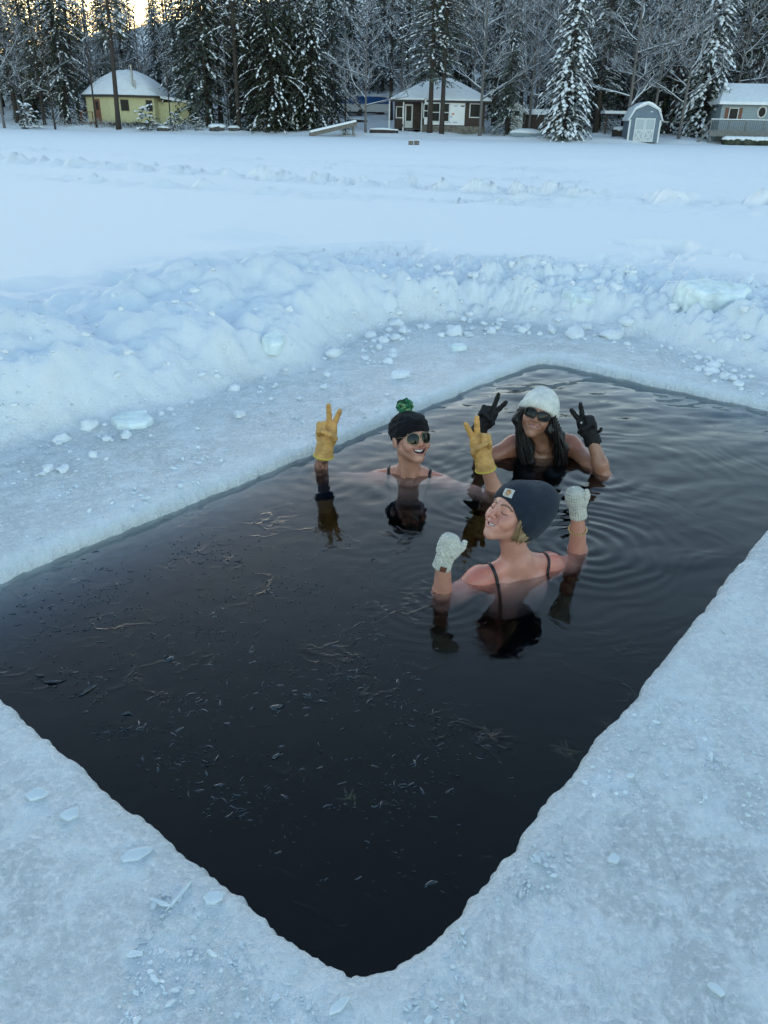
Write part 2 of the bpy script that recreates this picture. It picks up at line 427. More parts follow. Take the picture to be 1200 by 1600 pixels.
# ================================================================== water
def water_material():
    m = bpy.data.materials.new('lake_water'); m.use_nodes = True
    n = m.node_tree.nodes; l = m.node_tree.links; n.remove(n['Principled BSDF']); out = n['Material Output']
    tr = n.new('ShaderNodeBsdfRefraction'); tr.inputs['IOR'].default_value = 1.06; tr.inputs['Roughness'].default_value = .28; gl = n.new('ShaderNodeBsdfGlossy'); gl.inputs['Roughness'].default_value = .03
    fr = n.new('ShaderNodeFresnel'); fr.inputs['IOR'].default_value = 1.333
    mx = n.new('ShaderNodeMixShader'); l.new(tr.outputs[0], mx.inputs[1]); l.new(gl.outputs[0], mx.inputs[2])
    tc = n.new('ShaderNodeTexCoord')
    n1 = n.new('ShaderNodeTexNoise'); n1.inputs['Scale'].default_value = 9; n1.inputs['Detail'].default_value = 2; l.new(tc.outputs['Object'], n1.inputs['Vector'])
    b = n.new('ShaderNodeBump'); b.inputs['Strength'].default_value = .12; b.inputs['Distance'].default_value = .010; l.new(n1.outputs[0], b.inputs['Height'])
    # thin skim ice: a faint embossed grain
    sk = n.new('ShaderNodeAttribute'); sk.attribute_name = 'skim'
    n2 = n.new('ShaderNodeTexNoise'); n2.inputs['Scale'].default_value = 18; n2.inputs['Detail'].default_value = 3; n2.inputs['Roughness'].default_value = .7; n2.inputs['Distortion'].default_value = 1.2; l.new(tc.outputs['Object'], n2.inputs['Vector'])
    r2 = n.new('ShaderNodeMapRange'); l.new(n2.outputs[0], r2.inputs[0]); r2.inputs[1].default_value = .52; r2.inputs[2].default_value = .68
    ms = n.new('ShaderNodeMath'); ms.operation = 'MULTIPLY'; l.new(sk.outputs['Fac'], ms.inputs[0]); ms.inputs[1].default_value = .07
    b2 = n.new('ShaderNodeBump'); b2.inputs['Distance'].default_value = .004; l.new(ms.outputs[0], b2.inputs['Strength']); l.new(r2.outputs[0], b2.inputs['Height']); l.new(b.outputs[0], b2.inputs['Normal'])
    # fine cracks and overlapping edges in the film
    dn = n.new('ShaderNodeTexNoise'); dn.inputs['Scale'].default_value = 5; dn.inputs['Detail'].default_value = 5; l.new(tc.outputs['Object'], dn.inputs['Vector'])
    vs = n.new('ShaderNodeVectorMath'); vs.operation = 'MULTIPLY_ADD'; l.new(dn.outputs['Color'], vs.inputs[0]); vs.inputs[1].default_value = (.5, .5, 0); l.new(tc.outputs['Object'], vs.inputs[2])
    vo = n.new('ShaderNodeTexVoronoi'); vo.feature = 'DISTANCE_TO_EDGE'; vo.inputs['Scale'].default_value = 6.5; l.new(vs.outputs[0], vo.inputs['Vector'])
    rv = n.new('ShaderNodeMapRange'); l.new(vo.outputs['Distance'], rv.inputs[0]); rv.inputs[1].default_value = .0; rv.inputs[2].default_value = .07; rv.inputs[3].default_value = 1; rv.inputs[4].default_value = 0
    pn = n.new('ShaderNodeTexNoise'); pn.inputs['Scale'].default_value = 3.2; pn.inputs['Detail'].default_value = 3; l.new(tc.outputs['Object'], pn.inputs['Vector'])
    rp_ = n.new('ShaderNodeMapRange'); l.new(pn.outputs[0], rp_.inputs[0]); rp_.inputs[1].default_value = .50; rp_.inputs[2].default_value = .62
    m3 = n.new('ShaderNodeMath'); m3.operation = 'MULTIPLY'; l.new(rp_.outputs[0], m3.inputs[0]); l.new(sk.outputs['Fac'], m3.inputs[1])
    m4 = n.new('ShaderNodeMath'); m4.operation = 'MULTIPLY'; l.new(m3.outputs[0], m4.inputs[0]); m4.inputs[1].default_value = .19
    b3 = n.new('ShaderNodeBump'); b3.inputs['Distance'].default_value = .006; l.new(m4.outputs[0], b3.inputs['Strength']); l.new(rv.outputs[0], b3.inputs['Height']); l.new(b2.outputs[0], b3.inputs['Normal'])
    for q in (gl, fr): l.new(b3.outputs[0], q.inputs['Normal'])
    # seen from below the surface simply lets light through
    geo = n.new('ShaderNodeNewGeometry'); inv = n.new('ShaderNodeMath'); inv.operation = 'SUBTRACT'; inv.inputs[0].default_value = 1; l.new(geo.outputs['Backfacing'], inv.inputs[1])
    mu = n.new('ShaderNodeMath'); mu.operation = 'MULTIPLY'; l.new(fr.outputs[0], mu.inputs[0]); l.new(inv.outputs[0], mu.inputs[1]); l.new(mu.outputs[0], mx.inputs[0])
    l.new(mx.outputs[0], out.inputs['Surface'])
    va = n.new('ShaderNodeVolumeAbsorption'); va.inputs['Color'].default_value = (.30, .46, .58, 1); va.inputs['Density'].default_value = 4.5
    l.new(va.outputs[0], out.inputs['Volume'])
    return m
M_WATER = water_material()
WN, WM = 420, 640
c = np.array(POOL); ctr = c.mean(0); ce = ctr + (c - ctr) * 1.10
u = np.linspace(0, 1, WN)[:, None, None]; w = np.linspace(0, 1, WM)[None, :, None]
wp = (ce[0] * (1 - u) + ce[3] * u) * (1 - w) + (ce[1] * (1 - u) + ce[2] * u) * w
wx, wy = wp[..., 0], wp[..., 1]
RIPPLE = []                                            # filled below: sources of rings
def src(px, py, a, lam, dec, r0=0): p = at(px, py); RIPPLE.append((p.x, p.y, a, lam, dec))
src(905, 850, .0022, .070, .28); src(685, 930, .0012, .055, .16); src(500, 742, .0011, .09, .25); src(775, 765, .0011, .08, .3)
src(640, 745, .0014, .13, .35); src(938, 738, .0018, .10, .35); src(840, 735, .0016, .15, .45); src(790, 920, .0010, .11, .2)
calm = sstep(.2, 1.0, (wx * .55 + wy * .83) - 1.9)     # still water and skim ice towards the near left corner
hw = .0058 * fbm(wx * 2.0 + wy * .6, wy * 3.6 - wx * 1.0, 3, 201) + .0016 * fbm(wx * 5 + wy * 1.5, wy * 8 - wx * 2, 2, 203)
hw = hw * (.10 + .90 * calm) * (.65 + 1.1 * sstep(3.6, 5.2, wy))
for sx, sy, a, lam, dec in RIPPLE:
    rr = np.hypot(wx - sx, wy - sy); rr2 = rr * (1 + .24 * fbm(wx * 3, wy * 3, 2, 211))
    hw += a * .75 * np.cos(2 * PI * rr2 / lam) * np.exp(-rr / dec) * sstep(0, .05, rr) * (.15 + 1.3 * vnoise(wx * 4 + sx, wy * 4 - sx, None, 217))
nt = WN * WM
wv = np.concatenate([np.stack([wx, wy, hw], -1).reshape(-1, 3)])
ring = [i * WM for i in range(WN)] + [(WN - 1) * WM + j for j in range(1, WM)] + [i * WM + WM - 1 for i in range(WN - 2, -1, -1)] + [j for j in range(WM - 2, 0, -1)]
wi = np.arange(nt).reshape(WN, WM)
wf = np.stack([wi[:-1, :-1], wi[:-1, 1:], wi[1:, 1:], wi[1:, :-1]], -1).reshape(-1, 4)
low = wv[ring].copy(); low[:, 2] = -1.75
nr = len(ring); base = nt
rr_ = np.array(ring); k1 = np.arange(nr)
sidef = np.stack([rr_, np.roll(rr_, -1), base + np.roll(k1, -1), base + k1], -1)
cen = np.array([[ctr[0], ctr[1], -1.75]])
botf = np.stack([base + k1, base + np.roll(k1, -1), np.full(nr, base + nr), np.full(nr, base + nr)], -1)
allf = [tuple(q) for q in np.concatenate([wf, sidef]).tolist()] + [(int(a), int(b_), base + nr) for a, b_, _, _ in botf.tolist()]
wm = bpy.data.meshes.new('water'); wm.from_pydata(np.concatenate([wv, low, cen]).tolist(), [], allf)
skim = (1 - sstep(.1, .9, (wx * .60 + wy * .80) - 2.05 + .5 * fbm(wx * 1.5, wy * 1.5, 3, 231))).ravel()
sk = wm.attributes.new('skim', 'FLOAT', 'POINT'); sk.data.foreach_set('value', np.concatenate([skim, np.zeros(len(wm.vertices) - nt)]).astype(np.float32))
wm.materials.append(M_WATER); wm.polygons.foreach_set('use_smooth', np.ones(len(wm.polygons), bool))
bmw = bmesh.new(); bmw.from_mesh(wm); bmesh.ops.recalc_face_normals(bmw, faces=bmw.faces)
if sum(f.normal.z for f in list(bmw.faces)[:2000]) < 0: bmesh.ops.reverse_faces(bmw, faces=bmw.faces)
bmw.to_mesh(wm); bmw.free()
water = tag(link('water', wm), 'dark still water in the rectangular hole cut through the ice', kind='structure')
bedm = simple('lake_mud', (.035, .035, .028), .9, .4, 3)
bed = link('lake_bed', np_mesh('lake_bed', [(-30, -30, -1.62), (30, -30, -1.62), (30, 40, -1.62), (-30, 40, -1.62)], [(0, 1, 2, 3)], [bedm]))
tag(bed, 'dark mud lake bed under the water', kind='structure')
# ================================================================== the wooded far shore
M_SNOW = simple('settled_snow', (.78, .81, .85), .8, .06, 3, bump=.3, bscale=18)
def foliage(name, col, frost=.35, var=.45):
    m, n, l, p = newmat(name)
    oi = n.new('ShaderNodeObjectInfo'); geo = n.new('ShaderNodeNewGeometry')
    tc = n.new('ShaderNodeTexCoord'); nz = n.new('ShaderNodeTexNoise'); nz.inputs['Scale'].default_value = .9; nz.inputs['Detail'].default_value = 4
    l.new(tc.outputs['Object'], nz.inputs['Vector'])
    cr = n.new('ShaderNodeValToRGB'); l.new(nz.outputs[0], cr.inputs[0])
    cr.color_ramp.elements[0].position = .3; cr.color_ramp.elements[1].position = .7
    cr.color_ramp.elements[0].color = tuple(c * (1 - var) for c in col) + (1,)
    cr.color_ramp.elements[1].color = (col[0] * (1 + var) * 1.1, col[1] * (1 + var), col[2] * (1 + var * .6), 1)
    hs = n.new('ShaderNodeHueSaturation'); l.new(cr.outputs[0], hs.inputs['Color'])
    mr = n.new('ShaderNodeMapRange'); l.new(oi.outputs['Random'], mr.inputs[0]); mr.inputs[3].default_value = .7; mr.inputs[4].default_value = 1.35
    l.new(mr.outputs[0], hs.inputs['Value'])
    n3 = n.new('ShaderNodeTexNoise'); n3.inputs['Scale'].default_value = 1.6; n3.inputs['Detail'].default_value = 5; l.new(tc.outputs['Object'], n3.inputs['Vector'])
    fr_ = n.new('ShaderNodeMapRange'); l.new(n3.outputs[0], fr_.inputs[0]); fr_.inputs[1].default_value = .42; fr_.inputs[2].default_value = .75; fr_.inputs[4].default_value = frost
    mx = n.new('ShaderNodeMix'); mx.data_type = 'RGBA'; l.new(fr_.outputs[0], mx.inputs[0]); l.new(hs.outputs[0], mx.inputs[6]); mx.inputs[7].default_value = (.42, .45, .48, 1); l.new(mx.outputs[2], p.inputs['Base Color'])
    p.inputs['Roughness'].default_value = .75; p.inputs['Specular IOR Level'].default_value = .2
    return m
M_NEEDLE = foliage('dark_needles', (.040, .058, .044))
M_PINE = foliage('pine_needles', (.054, .060, .034), .12)
M_CEDAR = foliage('cedar_foliage', (.034, .044, .028), .08)
def bark_material(name, col, snow_lo, snow_hi):
    # bark with snow caught on what faces the sky
    m, n, l, p = newmat(name)
    tc = n.new('ShaderNodeTexCoord'); geo = n.new('ShaderNodeNewGeometry'); sp = n.new('ShaderNodeSeparateXYZ'); l.new(geo.outputs['Normal'], sp.inputs[0])
    nz = n.new('ShaderNodeTexNoise'); nz.inputs['Scale'].default_value = 2.2; nz.inputs['Detail'].default_value = 4; l.new(tc.outputs['Object'], nz.inputs['Vector'])
    ad = n.new('ShaderNodeMath'); ad.operation = 'MULTIPLY_ADD'; l.new(nz.outputs[0], ad.inputs[0]); ad.inputs[1].default_value = .9; l.new(sp.outputs['Z'], ad.inputs[2])
    mr = n.new('ShaderNodeMapRange'); l.new(ad.outputs[0], mr.inputs[0]); mr.inputs[1].default_value = snow_lo; mr.inputs[2].default_value = snow_hi
    n2 = n.new('ShaderNodeTexNoise'); n2.inputs['Scale'].default_value = 14; n2.inputs['Detail'].default_value = 4; l.new(tc.outputs['Object'], n2.inputs['Vector'])
    cr = n.new('ShaderNodeValToRGB'); l.new(n2.outputs[0], cr.inputs[0])
    cr.color_ramp.elements[0].color = tuple(c * .55 for c in col) + (1,); cr.color_ramp.elements[1].color = tuple(c * 1.5 for c in col) + (1,)
    mx = n.new('ShaderNodeMix'); mx.data_type = 'RGBA'; l.new(mr.outputs[0], mx.inputs[0]); l.new(cr.outputs[0], mx.inputs[6]); mx.inputs[7].default_value = (.74, .78, .83, 1)
    l.new(mx.outputs[2], p.inputs['Base Color']); p.inputs['Roughness'].default_value = .85; p.inputs['Specular IOR Level'].default_value = .15
    return m
M_BARK = bark_material('dark_bark', (.055, .045, .040), 1.05, 1.25)
M_TWIG = bark_material('snowy_branch_bark', (.085, .075, .070), .50, .72)
M_GREYBARK = bark_material('grey_bark', (.15, .14, .135), 1.0, 1.2)

def quad_leaf(v, f, mi, p, dr, sd, L, W, m):
    b = len(v); q = p + dr * L
    v += [p, p + dr * (L * .45) + sd * W, q, p + dr * (L * .45) - sd * W]
    f.append((b, b + 1, b + 2, b + 3)); mi.append(m)
UP = Vector((0, 0, 1))
def trunk_mesh(name, H, r, rnd, mat, lean=0.0, n=8, top=.05):
    mb = MB(); pts = []; rr = []
    ax, ay = rnd.uniform(0, 6), rnd.uniform(0, 6); k = 12
    for i in range(k + 1):
        t = i / k
        pts.append((.12 * math.sin(ax + 3 * t) * t + lean * H * t, .12 * math.sin(ay + 4 * t) * t, H * t - .3)); rr.append(r * (1 - t) ** .8 * (1.25 if i == 0 else 1) + r * top)
    mb.tube(pts, rr, n); return mb.mesh(name, mat, True)
def conifer(H, Rad, base, rnd, snow=.4, dens=1.0, droop=.5, mat=None, up=.1, ragged=.3, lean=0, tuft=False, shape=.85):
    v, f, mi = [], [], []
    z = base; step = .42 / dens
    while z < H - .2:
        t = (z - base) / (H - base); LL = Rad * (1 - t) ** shape * (min(1, .55 + 2.5 * t) if not tuft else (.5 + .5 * math.sin(PI * min(1, t * 1.3 + .12))))
        nb = rnd.choice((4, 5, 6)) if LL > 1 else 4
        a0 = rnd.uniform(0, 6.28)
        for k in range(nb):
            a = a0 + 6.283 * k / nb + rnd.uniform(-.35, .35); L = LL * rnd.uniform(1 - ragged, 1 + ragged * .5)
            if L < .15: continue
            zz = z + rnd.uniform(-.2, .2); hd = Vector((math.cos(a), math.sin(a), 0)); side = Vector((-math.sin(a), math.cos(a), 0))
            dp = droop * rnd.uniform(.6, 1.3); rise = up * rnd.uniform(.5, 1.5)
            ns = max(2, int(L / .26)); has = rnd.random() < snow + .15
            prev = Vector((lean * zz, 0, zz))
            for s in range(1, ns + 1):
                q = s / ns; p = Vector((lean * zz, 0, zz)) + hd * (L * q) + UP * (L * (rise * q - dp * q * q))
                dr = (p - prev).normalized()
                if not tuft or q > .35:
                    for sg in (-1, 1):
                        an = rnd.uniform(.45, 1.05) * sg; d2 = (dr * math.cos(an) + side * math.sin(an) + UP * rnd.uniform(-.45, .1)).normalized()
                        l_ = rnd.uniform(.32, .62) * (1 - .35 * q) * (.6 + .4 * min(1, L)); w_ = rnd.uniform(.05, .10)
                        sd = d2.cross(UP + Vector((rnd.uniform(-.7, .7), rnd.uniform(-.7, .7), 0)))
                        sd = sd.normalized() if sd.length > 1e-3 else side
                        quad_leaf(v, f, mi, p, d2, sd, l_, w_, 0)
                    if tuft and rnd.random() < .8:
                        d2 = (dr + UP * rnd.uniform(.1, .9) + side * rnd.uniform(-.6, .6)).normalized(); quad_leaf(v, f, mi, p, d2, side, rnd.uniform(.25, .45), .08, 0)
                    elif rnd.random() < .45:
                        d2 = (dr * .5 - UP * rnd.uniform(.4, .9)).normalized(); quad_leaf(v, f, mi, p, d2, side, rnd.uniform(.25, .5), .07, 0)
                if has and q > .3 and rnd.random() < .75:
                    w_ = rnd.uniform(.05, .19) * (1.25 if snow > .9 else .9); l_ = rnd.uniform(.22, .62) * (1.2 if snow > .9 else 1); o = p + UP * rnd.uniform(.05, .10) + side * rnd.uniform(-.2, .2)
                    b = len(v); v += [o - dr * l_ * .5 - UP * .05, o + side * w_ - UP * .07, o + dr * l_ * .5 - UP * .08, o - side * w_ - UP * .07, o + UP * w_ * .35]
                    for e in ((0, 1, 4), (1, 2, 4), (2, 3, 4), (3, 0, 4)): f.append(tuple(b + i for i in e)); mi.append(1)
                # the branch itself
                if s % 2 == 0 or s == ns or tuft:
                    b = len(v); th = .022 * (1 - q) + .012
                    v += [prev + UP * th, prev - UP * th, p - UP * th, p + UP * th]; f.append((b, b + 1, b + 2, b + 3)); mi.append(2)
                prev = p
        z += step * rnd.uniform(.7, 1.3)
    return np_mesh('crown', [tuple(p) for p in v], f, [mat or M_NEEDLE, M_SNOW, M_BARK], False, mi)
def bare_crown(H, spread, rnd, start=.3, depth=4, nmain=11, thick=.05, upward=.45):
    mb = MB()
    def grow(p, d, L, r, lev):
        k = 4; pts = [p]; dd = d.copy()
        for i in range(k):
            dd = (dd + Vector((rnd.uniform(-.28, .28), rnd.uniform(-.28, .28), rnd.uniform(-.12, .22)))).normalized()
            pts.append(pts[-1] + dd * (L / k))
        mb.tube(pts, [r * (1 - .6 * i / k) for i in range(k + 1)], 4, 0, False)
        if lev > 0:
            for i in range(1, k + 1):
                for _ in range(1 if lev > 2 else rnd.choice((1, 2))):
                    s = Vector((rnd.uniform(-1, 1), rnd.uniform(-1, 1), rnd.uniform(-.35, .6)))
                    grow(pts[i], (dd * .8 + s * .9).normalized(), L * rnd.uniform(.38, .6), max(.008, r * .5), lev - 1)
    for i in range(nmain):
        t = start + (1 - start) * (i / nmain) * .95; a = i * 2.4 + rnd.uniform(-.4, .4)
        d = Vector((math.cos(a), math.sin(a), upward * rnd.uniform(.3, 1.8))).normalized()
        grow(Vector((0, 0, H * t - .3)), d, spread * (1 - .55 * (t - start) / (1 - start)) * rnd.uniform(.7, 1.15), thick * (1.2 - t), depth - 1)
    return mb.mesh('crown', M_TWIG, True)

rnd = random.Random(11)
KIND = {}
def reg(kind, trunk, crown, name): KIND.setdefault(kind, []).append((trunk, crown, name))
for i in range(3): reg('spruce', trunk_mesh('trunk', 19, .20, rnd, M_BARK), conifer(19, 3.8, .4, rnd, .20, 1.35, .55, ragged=.4), 'spruce_tree')
for i in range(2): reg('snowspruce', trunk_mesh('trunk', 15, .18, rnd, M_BARK), conifer(15, 3.0, .15, rnd, 1.0, 1.7, .62, ragged=.25, shape=.8), 'spruce_tree')
for i in range(2): reg('snowpine', trunk_mesh('trunk', 21, .24, rnd, M_BARK), conifer(21, 3.6, 4.2, rnd, .42, 1.25, .42, M_NEEDLE, up=.15, ragged=.5, tuft=True), 'pine_tree')
for i in range(3): reg('pine', trunk_mesh('trunk', 22, .24, rnd, M_BARK, lean=(0, .02, -.02)[i]), conifer(22, 3.4, 3.4, rnd, .16, 1.15, .40, M_PINE, up=.12, ragged=.5, lean=(0, .02, -.02)[i], tuft=True), 'pine_tree')
for i in range(2): reg('cedar', trunk_mesh('trunk', 12, .2, rnd, M_BARK), conifer(12, 3.3, .1, rnd, (.06, .30)[i], 2.2, .75, M_CEDAR, up=.28, ragged=.4, shape=.52), 'cedar_tree')
for i in range(3): reg('bare', trunk_mesh('trunk', 15, .15, rnd, M_GREYBARK), bare_crown(15, 5.2, rnd, .17 + .06 * i, 4, 15, .10), 'bare_tree')
for i in range(2): reg('slim', trunk_mesh('trunk', 14, .09, rnd, M_BARK), bare_crown(14, 2.0, rnd, .25, 3, 14, .03, .7), 'bare_tree')
for i in range(2): reg('tall', trunk_mesh('trunk', 24, .22, rnd, M_BARK), conifer(24, 2.8, 7.5, rnd, .35, 1.0, .40, M_PINE, up=.1, ragged=.5, tuft=True), 'pine_tree')
for i in range(2): reg('shrub', trunk_mesh('stem', 1.7, .05, rnd, M_BARK), conifer(1.7, 1.0, .05, rnd, .55, 2.6, .3, M_NEEDLE, up=.5, ragged=.4, shape=.5), 'evergreen_shrub')
def tree(kind, x, y, s, label, cat='tree', group=None, rz=None, v=None, lean=0.0):
    pr = KIND[kind]; t, c, nm = pr[(rnd.randrange(len(pr)) if v is None else v) % len(pr)]
    e = empty(nm, (x, y, gz(x, y)), rnd.uniform(0, 6.28) if rz is None else rz, label, cat, group)
    e.scale = (s, s, s)
    if lean: e.rotation_euler = (0, lean, 0)
    link('stem' if kind == 'shrub' else 'trunk', t, e); link('foliage' if kind == 'shrub' else 'crown', c, e)
    return e
def tpx(kind, px, y, s, label, **k): return tree(kind, atx(px, y), y, s, label, **k)
G = 'trees along the far shore'
tpx('cedar', 458, 81.5, 1.05, 'broad dark green cedar between the two others left of the ramp', group=G, v=0)
tpx('cedar', 402, 82, .9, 'dark cedar left of the broad cedars, behind the small half buried shrub', group=G, v=0)
tpx('spruce', 300, 86.5, .95, 'dark spruce close behind the cabin annex', group=G, v=1)
tpx('spruce', 520, 88, .85, 'dark spruce behind the tilted boat ramp', group=G, v=2)
for px, y, s, v, lb in ((478, 87, .9, 0, 'bare snowy tree rising behind the snow flecked cedar'), (626, 92, .95, 1, 'bare snow lined tree left of the half built house roof'), (735, 88, 1.0, 2, 'bare snowy tree behind the right end of the half built house'),
                         (858, 81, .95, 0, 'bare snowy tree just left of the large snow laden spruce'), (1018, 80, .95, 2, 'bare snowy tree close behind the barn shed roof'), (1062, 79, .9, 1, 'bare snowy tree by the low rail fence'), (1140, 88, 1.0, 0, 'bare snowy tree behind the grey blue house roof')):
    tpx('bare', px, y, s, lb, group=G, v=v)
tpx('bare', 8, 82, .75, 'pale bare tree at the far left edge of the shore', group=G, v=1)
tpx('pine', 30, 90, .9, 'dark pine behind the leftmost evergreen shrub', group=G, v=0)
tpx('slim', 87, 80.5, .95, 'slender bare trunk standing left of the yellow cabin by the shore', group=G, v=0)
tpx('pine', 108, 87, 1.0, 'thick pine left of the yellow cabin, further back', group=G, v=1)
tpx('tall', 127, 92, .95, 'tall bare stemmed pine just left of the cabin door side', group=G, v=0)
tpx('slim', 152, 81.5, 1.0, 'thin dark trunk in front of the cabin door corner', group=G, v=1)
tpx('tall', 186, 80.0, .98, 'dark pine leaning right in front of the yellow cabin wall', group=G, v=1, rz=.3, lean=.035)
tpx('slim', 268, 83, .7, 'thin sapling in front of the right cabin window', group=G, v=0)
tpx('spruce', 326, 84, 1.05, 'big dark spruce right of the yellow cabin', group=G, v=0)
tpx('pine', 346, 86, 1.0, 'dark pine close behind the big spruce beside the cabin', group=G, v=2)
tpx('slim', 358, 81, .62, 'small bare sapling between cabin and dark cedar', group=G, v=1)
tpx('tall', 374, 80, .9, 'straight dark trunk left of the dark cedar', group=G, v=0)
tpx('cedar', 428, 79.5, .98, 'dense dark green cedar reaching to the ground left of the ramp', group=G, v=0)
tpx('cedar', 488, 81, .9, 'snow flecked cedar just left of the tilted boat ramp', group=G, v=1)
tpx('slim', 540, 84, .8, 'thin bare tree behind the tilted boat ramp', group=G, v=0)
tpx('bare', 571, 78.5, .72, 'bare snow lined tree with forked branches right of the ramp', group=G, v=0)
tpx('snowpine', 671, 78.5, 1.0, 'left of the two straight pines before the half built house', group=G, v=0)
tpx('tall', 690, 78.0, .95, 'right of the two straight pines before the half built house', group=G, v=1)
tpx('bare', 750, 78.5, .95, 'grey bare tree at the right corner of the half built house', group=G, v=1)
tpx('spruce', 792, 79, .62, 'small dark spruce between half built house and little white shed', group=G, v=1)
tpx('bare', 826, 79.5, .8, 'bare snow lined tree over the little white shed', group=G, v=2)
tpx('snowspruce', 882, 74.0, .97, 'large snow laden spruce with wide skirt left of the barn shed', group=G, v=0)
tpx('bare', 978, 77.5, 1.05, 'spreading bare tree with long snowy limbs over the barn shed', group=G, v=0, rz=1.0)
tpx('spruce', 1030, 86, 1.0, 'dark spruce behind the barn shed', group=G, v=2)
tpx('snowspruce', 1092, 82, 1.12, 'snow laden spruce left of the grey blue house', group=G, v=1)
tpx('snowpine', 1045, 84, .85, 'snowy pine between barn shed and snow laden spruce', group=G, v=1)
tpx('spruce', 1165, 93, 1.1, 'dark spruce behind the grey blue house', group=G, v=0)
tpx('snowspruce', 1215, 92, 1.0, 'snowy spruce at the right edge behind the turret', group=G, v=0)
tpx('snowpine', 610, 96, .95, 'snowy pine behind the blue covered boat', group=G, v=1)
tpx('spruce', 540, 100, .9, 'spruce on the slope left of the blue covered boat', group=G, v=1)
tpx('snowpine', 770, 90, .95, 'snowy pine behind the roof of the half built house', group=G, v=0)
tpx('bare', 700, 93, .9, 'bare tree rising behind the half built house roof', group=G, v=2)
tpx('bare', 905, 86, 1.0, 'bare tree behind the large snow laden spruce', group=G, v=1)
tpx('snowpine', 930, 84, 1.0, 'snowy pine between the large spruce and the barn shed', group=G, v=0)
for px, y, s, lb in ((45, 80.5, 1.25, 'round evergreen shrub near the left edge of the shore'), (231, 79.5, 1.15, 'pointed evergreen shrub below the left cabin window'),
                     (275, 79.3, .9, 'snowy low shrub below the right cabin window'), (405, 79, .6, 'small shrub half buried in snow by the dark cedar'), (308, 79.6, .6, 'little shrub under the cabin annex'),
                     (540, 77.4, .45, 'small shrub beside the end of the boat ramp')):
    tpx('shrub', px, y, s, lb, cat='shrub', group='shrubs on the far bank')
# dry stalks showing through the bank snow, and the depths of the wood
st = MB(); rs = random.Random(5)
for i in range(420):
    px = rs.choice((rs.uniform(95, 320), rs.uniform(140, 300), rs.uniform(20, 420))); y = shore_y(atx(px, 80)) + rs.uniform(.8, 3.5); x = atx(px, y); z = gz(x, y)
    hgt = rs.uniform(.25, .8); p = Vector((x, y, z)); d = Vector((rs.uniform(-.4, .4), rs.uniform(-.2, .2), 1))
    st.tube([p, p + d * hgt * .6, p + d * hgt + Vector((rs.uniform(-.2, .2), 0, -.05))], [.02, .015, .008], 3, 0, False)
tag(st.build('dry_brush', M_TWIG), 'frosted dry stalks along the far bank', kind='stuff')
rb = random.Random(77); kinds = (['spruce'] * 5 + ['pine'] * 4 + ['snowpine'] * 3 + ['bare'] * 5 + ['tall'] * 2 + ['snowspruce'] * 1)
rows = [(88, 34, .85), (94, 36, .95), (101, 38, 1.0), (109, 42, 1.05), (119, 46, 1.05), (133, 46, 1.0)]
DEEP = {'spruce': 'dark snow dusted spruce deep in the wood behind the front trees', 'pine': 'dark green pine deep in the wood behind the front trees', 'snowpine': 'snow covered pine deep in the wood behind the front trees', 'bare': 'bare snow lined tree deep in the wood behind the front trees', 'tall': 'tall bare stemmed pine deep in the wood behind the front trees', 'snowspruce': 'snow laden spruce deep in the wood behind the front trees'}
clear = [(205, 40, 93), (570, 45, 104), (690, 75, 92), (1005, 24, 80), (1150, 70, 88), (310, 10, 90)]
for y0, nn, s in rows:
    for i in range(nn):
        px = -140 + (1480) * (i + rb.uniform(-.4, .4)) / nn; y = y0 + rb.uniform(-3, 3)
        if any(abs(px - c) < w and y < yy for c, w, yy in clear): continue
        kk = rb.choice(kinds)
        if px < 420 and kk in ('snowpine', 'snowspruce') and rb.random() < .7: kk = 'pine'
        if px > 620 and kk == 'pine' and rb.random() < .6: kk = 'snowpine'
        if y0 > 115 and kk in ('tall', 'bare'): kk = rb.choice(('spruce', 'pine'))
        sc = s * rb.uniform(.8, 1.15) * (.77 if px < 330 else .86 if 400 < px < 640 else 1.0)
        tpx(kk, px, y, sc, DEEP[kk], group={'spruce': 'deep wood spruces', 'pine': 'deep wood dark pines', 'snowpine': 'deep wood snowy pines', 'bare': 'deep wood bare trees', 'tall': 'deep wood tall pines', 'snowspruce': 'deep wood laden spruces'}[kk])

# ================================================================== buildings
M_YEL = simple('yellow_siding', (.50, .47, .27), .7, .06, 4)
M_DKTRIM = simple('dark_trim', (.035, .03, .028), .6)
M_GLASS = simple('window_glass', (.015, .018, .022), .25, .2, 2, spec=.12)
M_DOOR = simple('red_brown_door', (.16, .065, .04), .5)
M_METAL = simple('galvanised_pipe', (.35, .36, .37), .35, .2, 6, metal=.8)
M_BROWN = simple('dark_brown_boards', (.055, .038, .032), .75, .3, 7)
M_WRAP = simple('white_house_wrap', (.78, .79, .80), .5, .05, 2)
M_WMARK = simple('pale_blue_print', (.36, .48, .60), .5)
M_OMARK = simple('orange_print', (.62, .30, .22), .5)
M_WTRIM = simple('white_trim', (.62, .63, .64), .5, .05)
M_STONE = simple('foundation_stone', (.17, .155, .135), .9, .45, 5)
M_SLATE = simple('slate_blue_siding', (.14, .185, .23), .7, .1, 5)
M_LBLUE = simple('pale_blue_siding', (.27, .33, .37), .7, .08, 5)
M_GDOOR = simple('pale_grey_door', (.40, .45, .48), .6, .06)
M_DECK = simple('weathered_deck', (.17, .175, .17), .8, .25, 6)
M_TARP = simple('blue_tarp', (.02, .09, .30), .45, .25, 4, bump=.4, bscale=6)
M_WOOD = simple('grey_planks', (.16, .14, .12), .8, .3, 8)
M_ROCK = simple('dark_rock', (.07, .068, .065), .9, .4, 4)

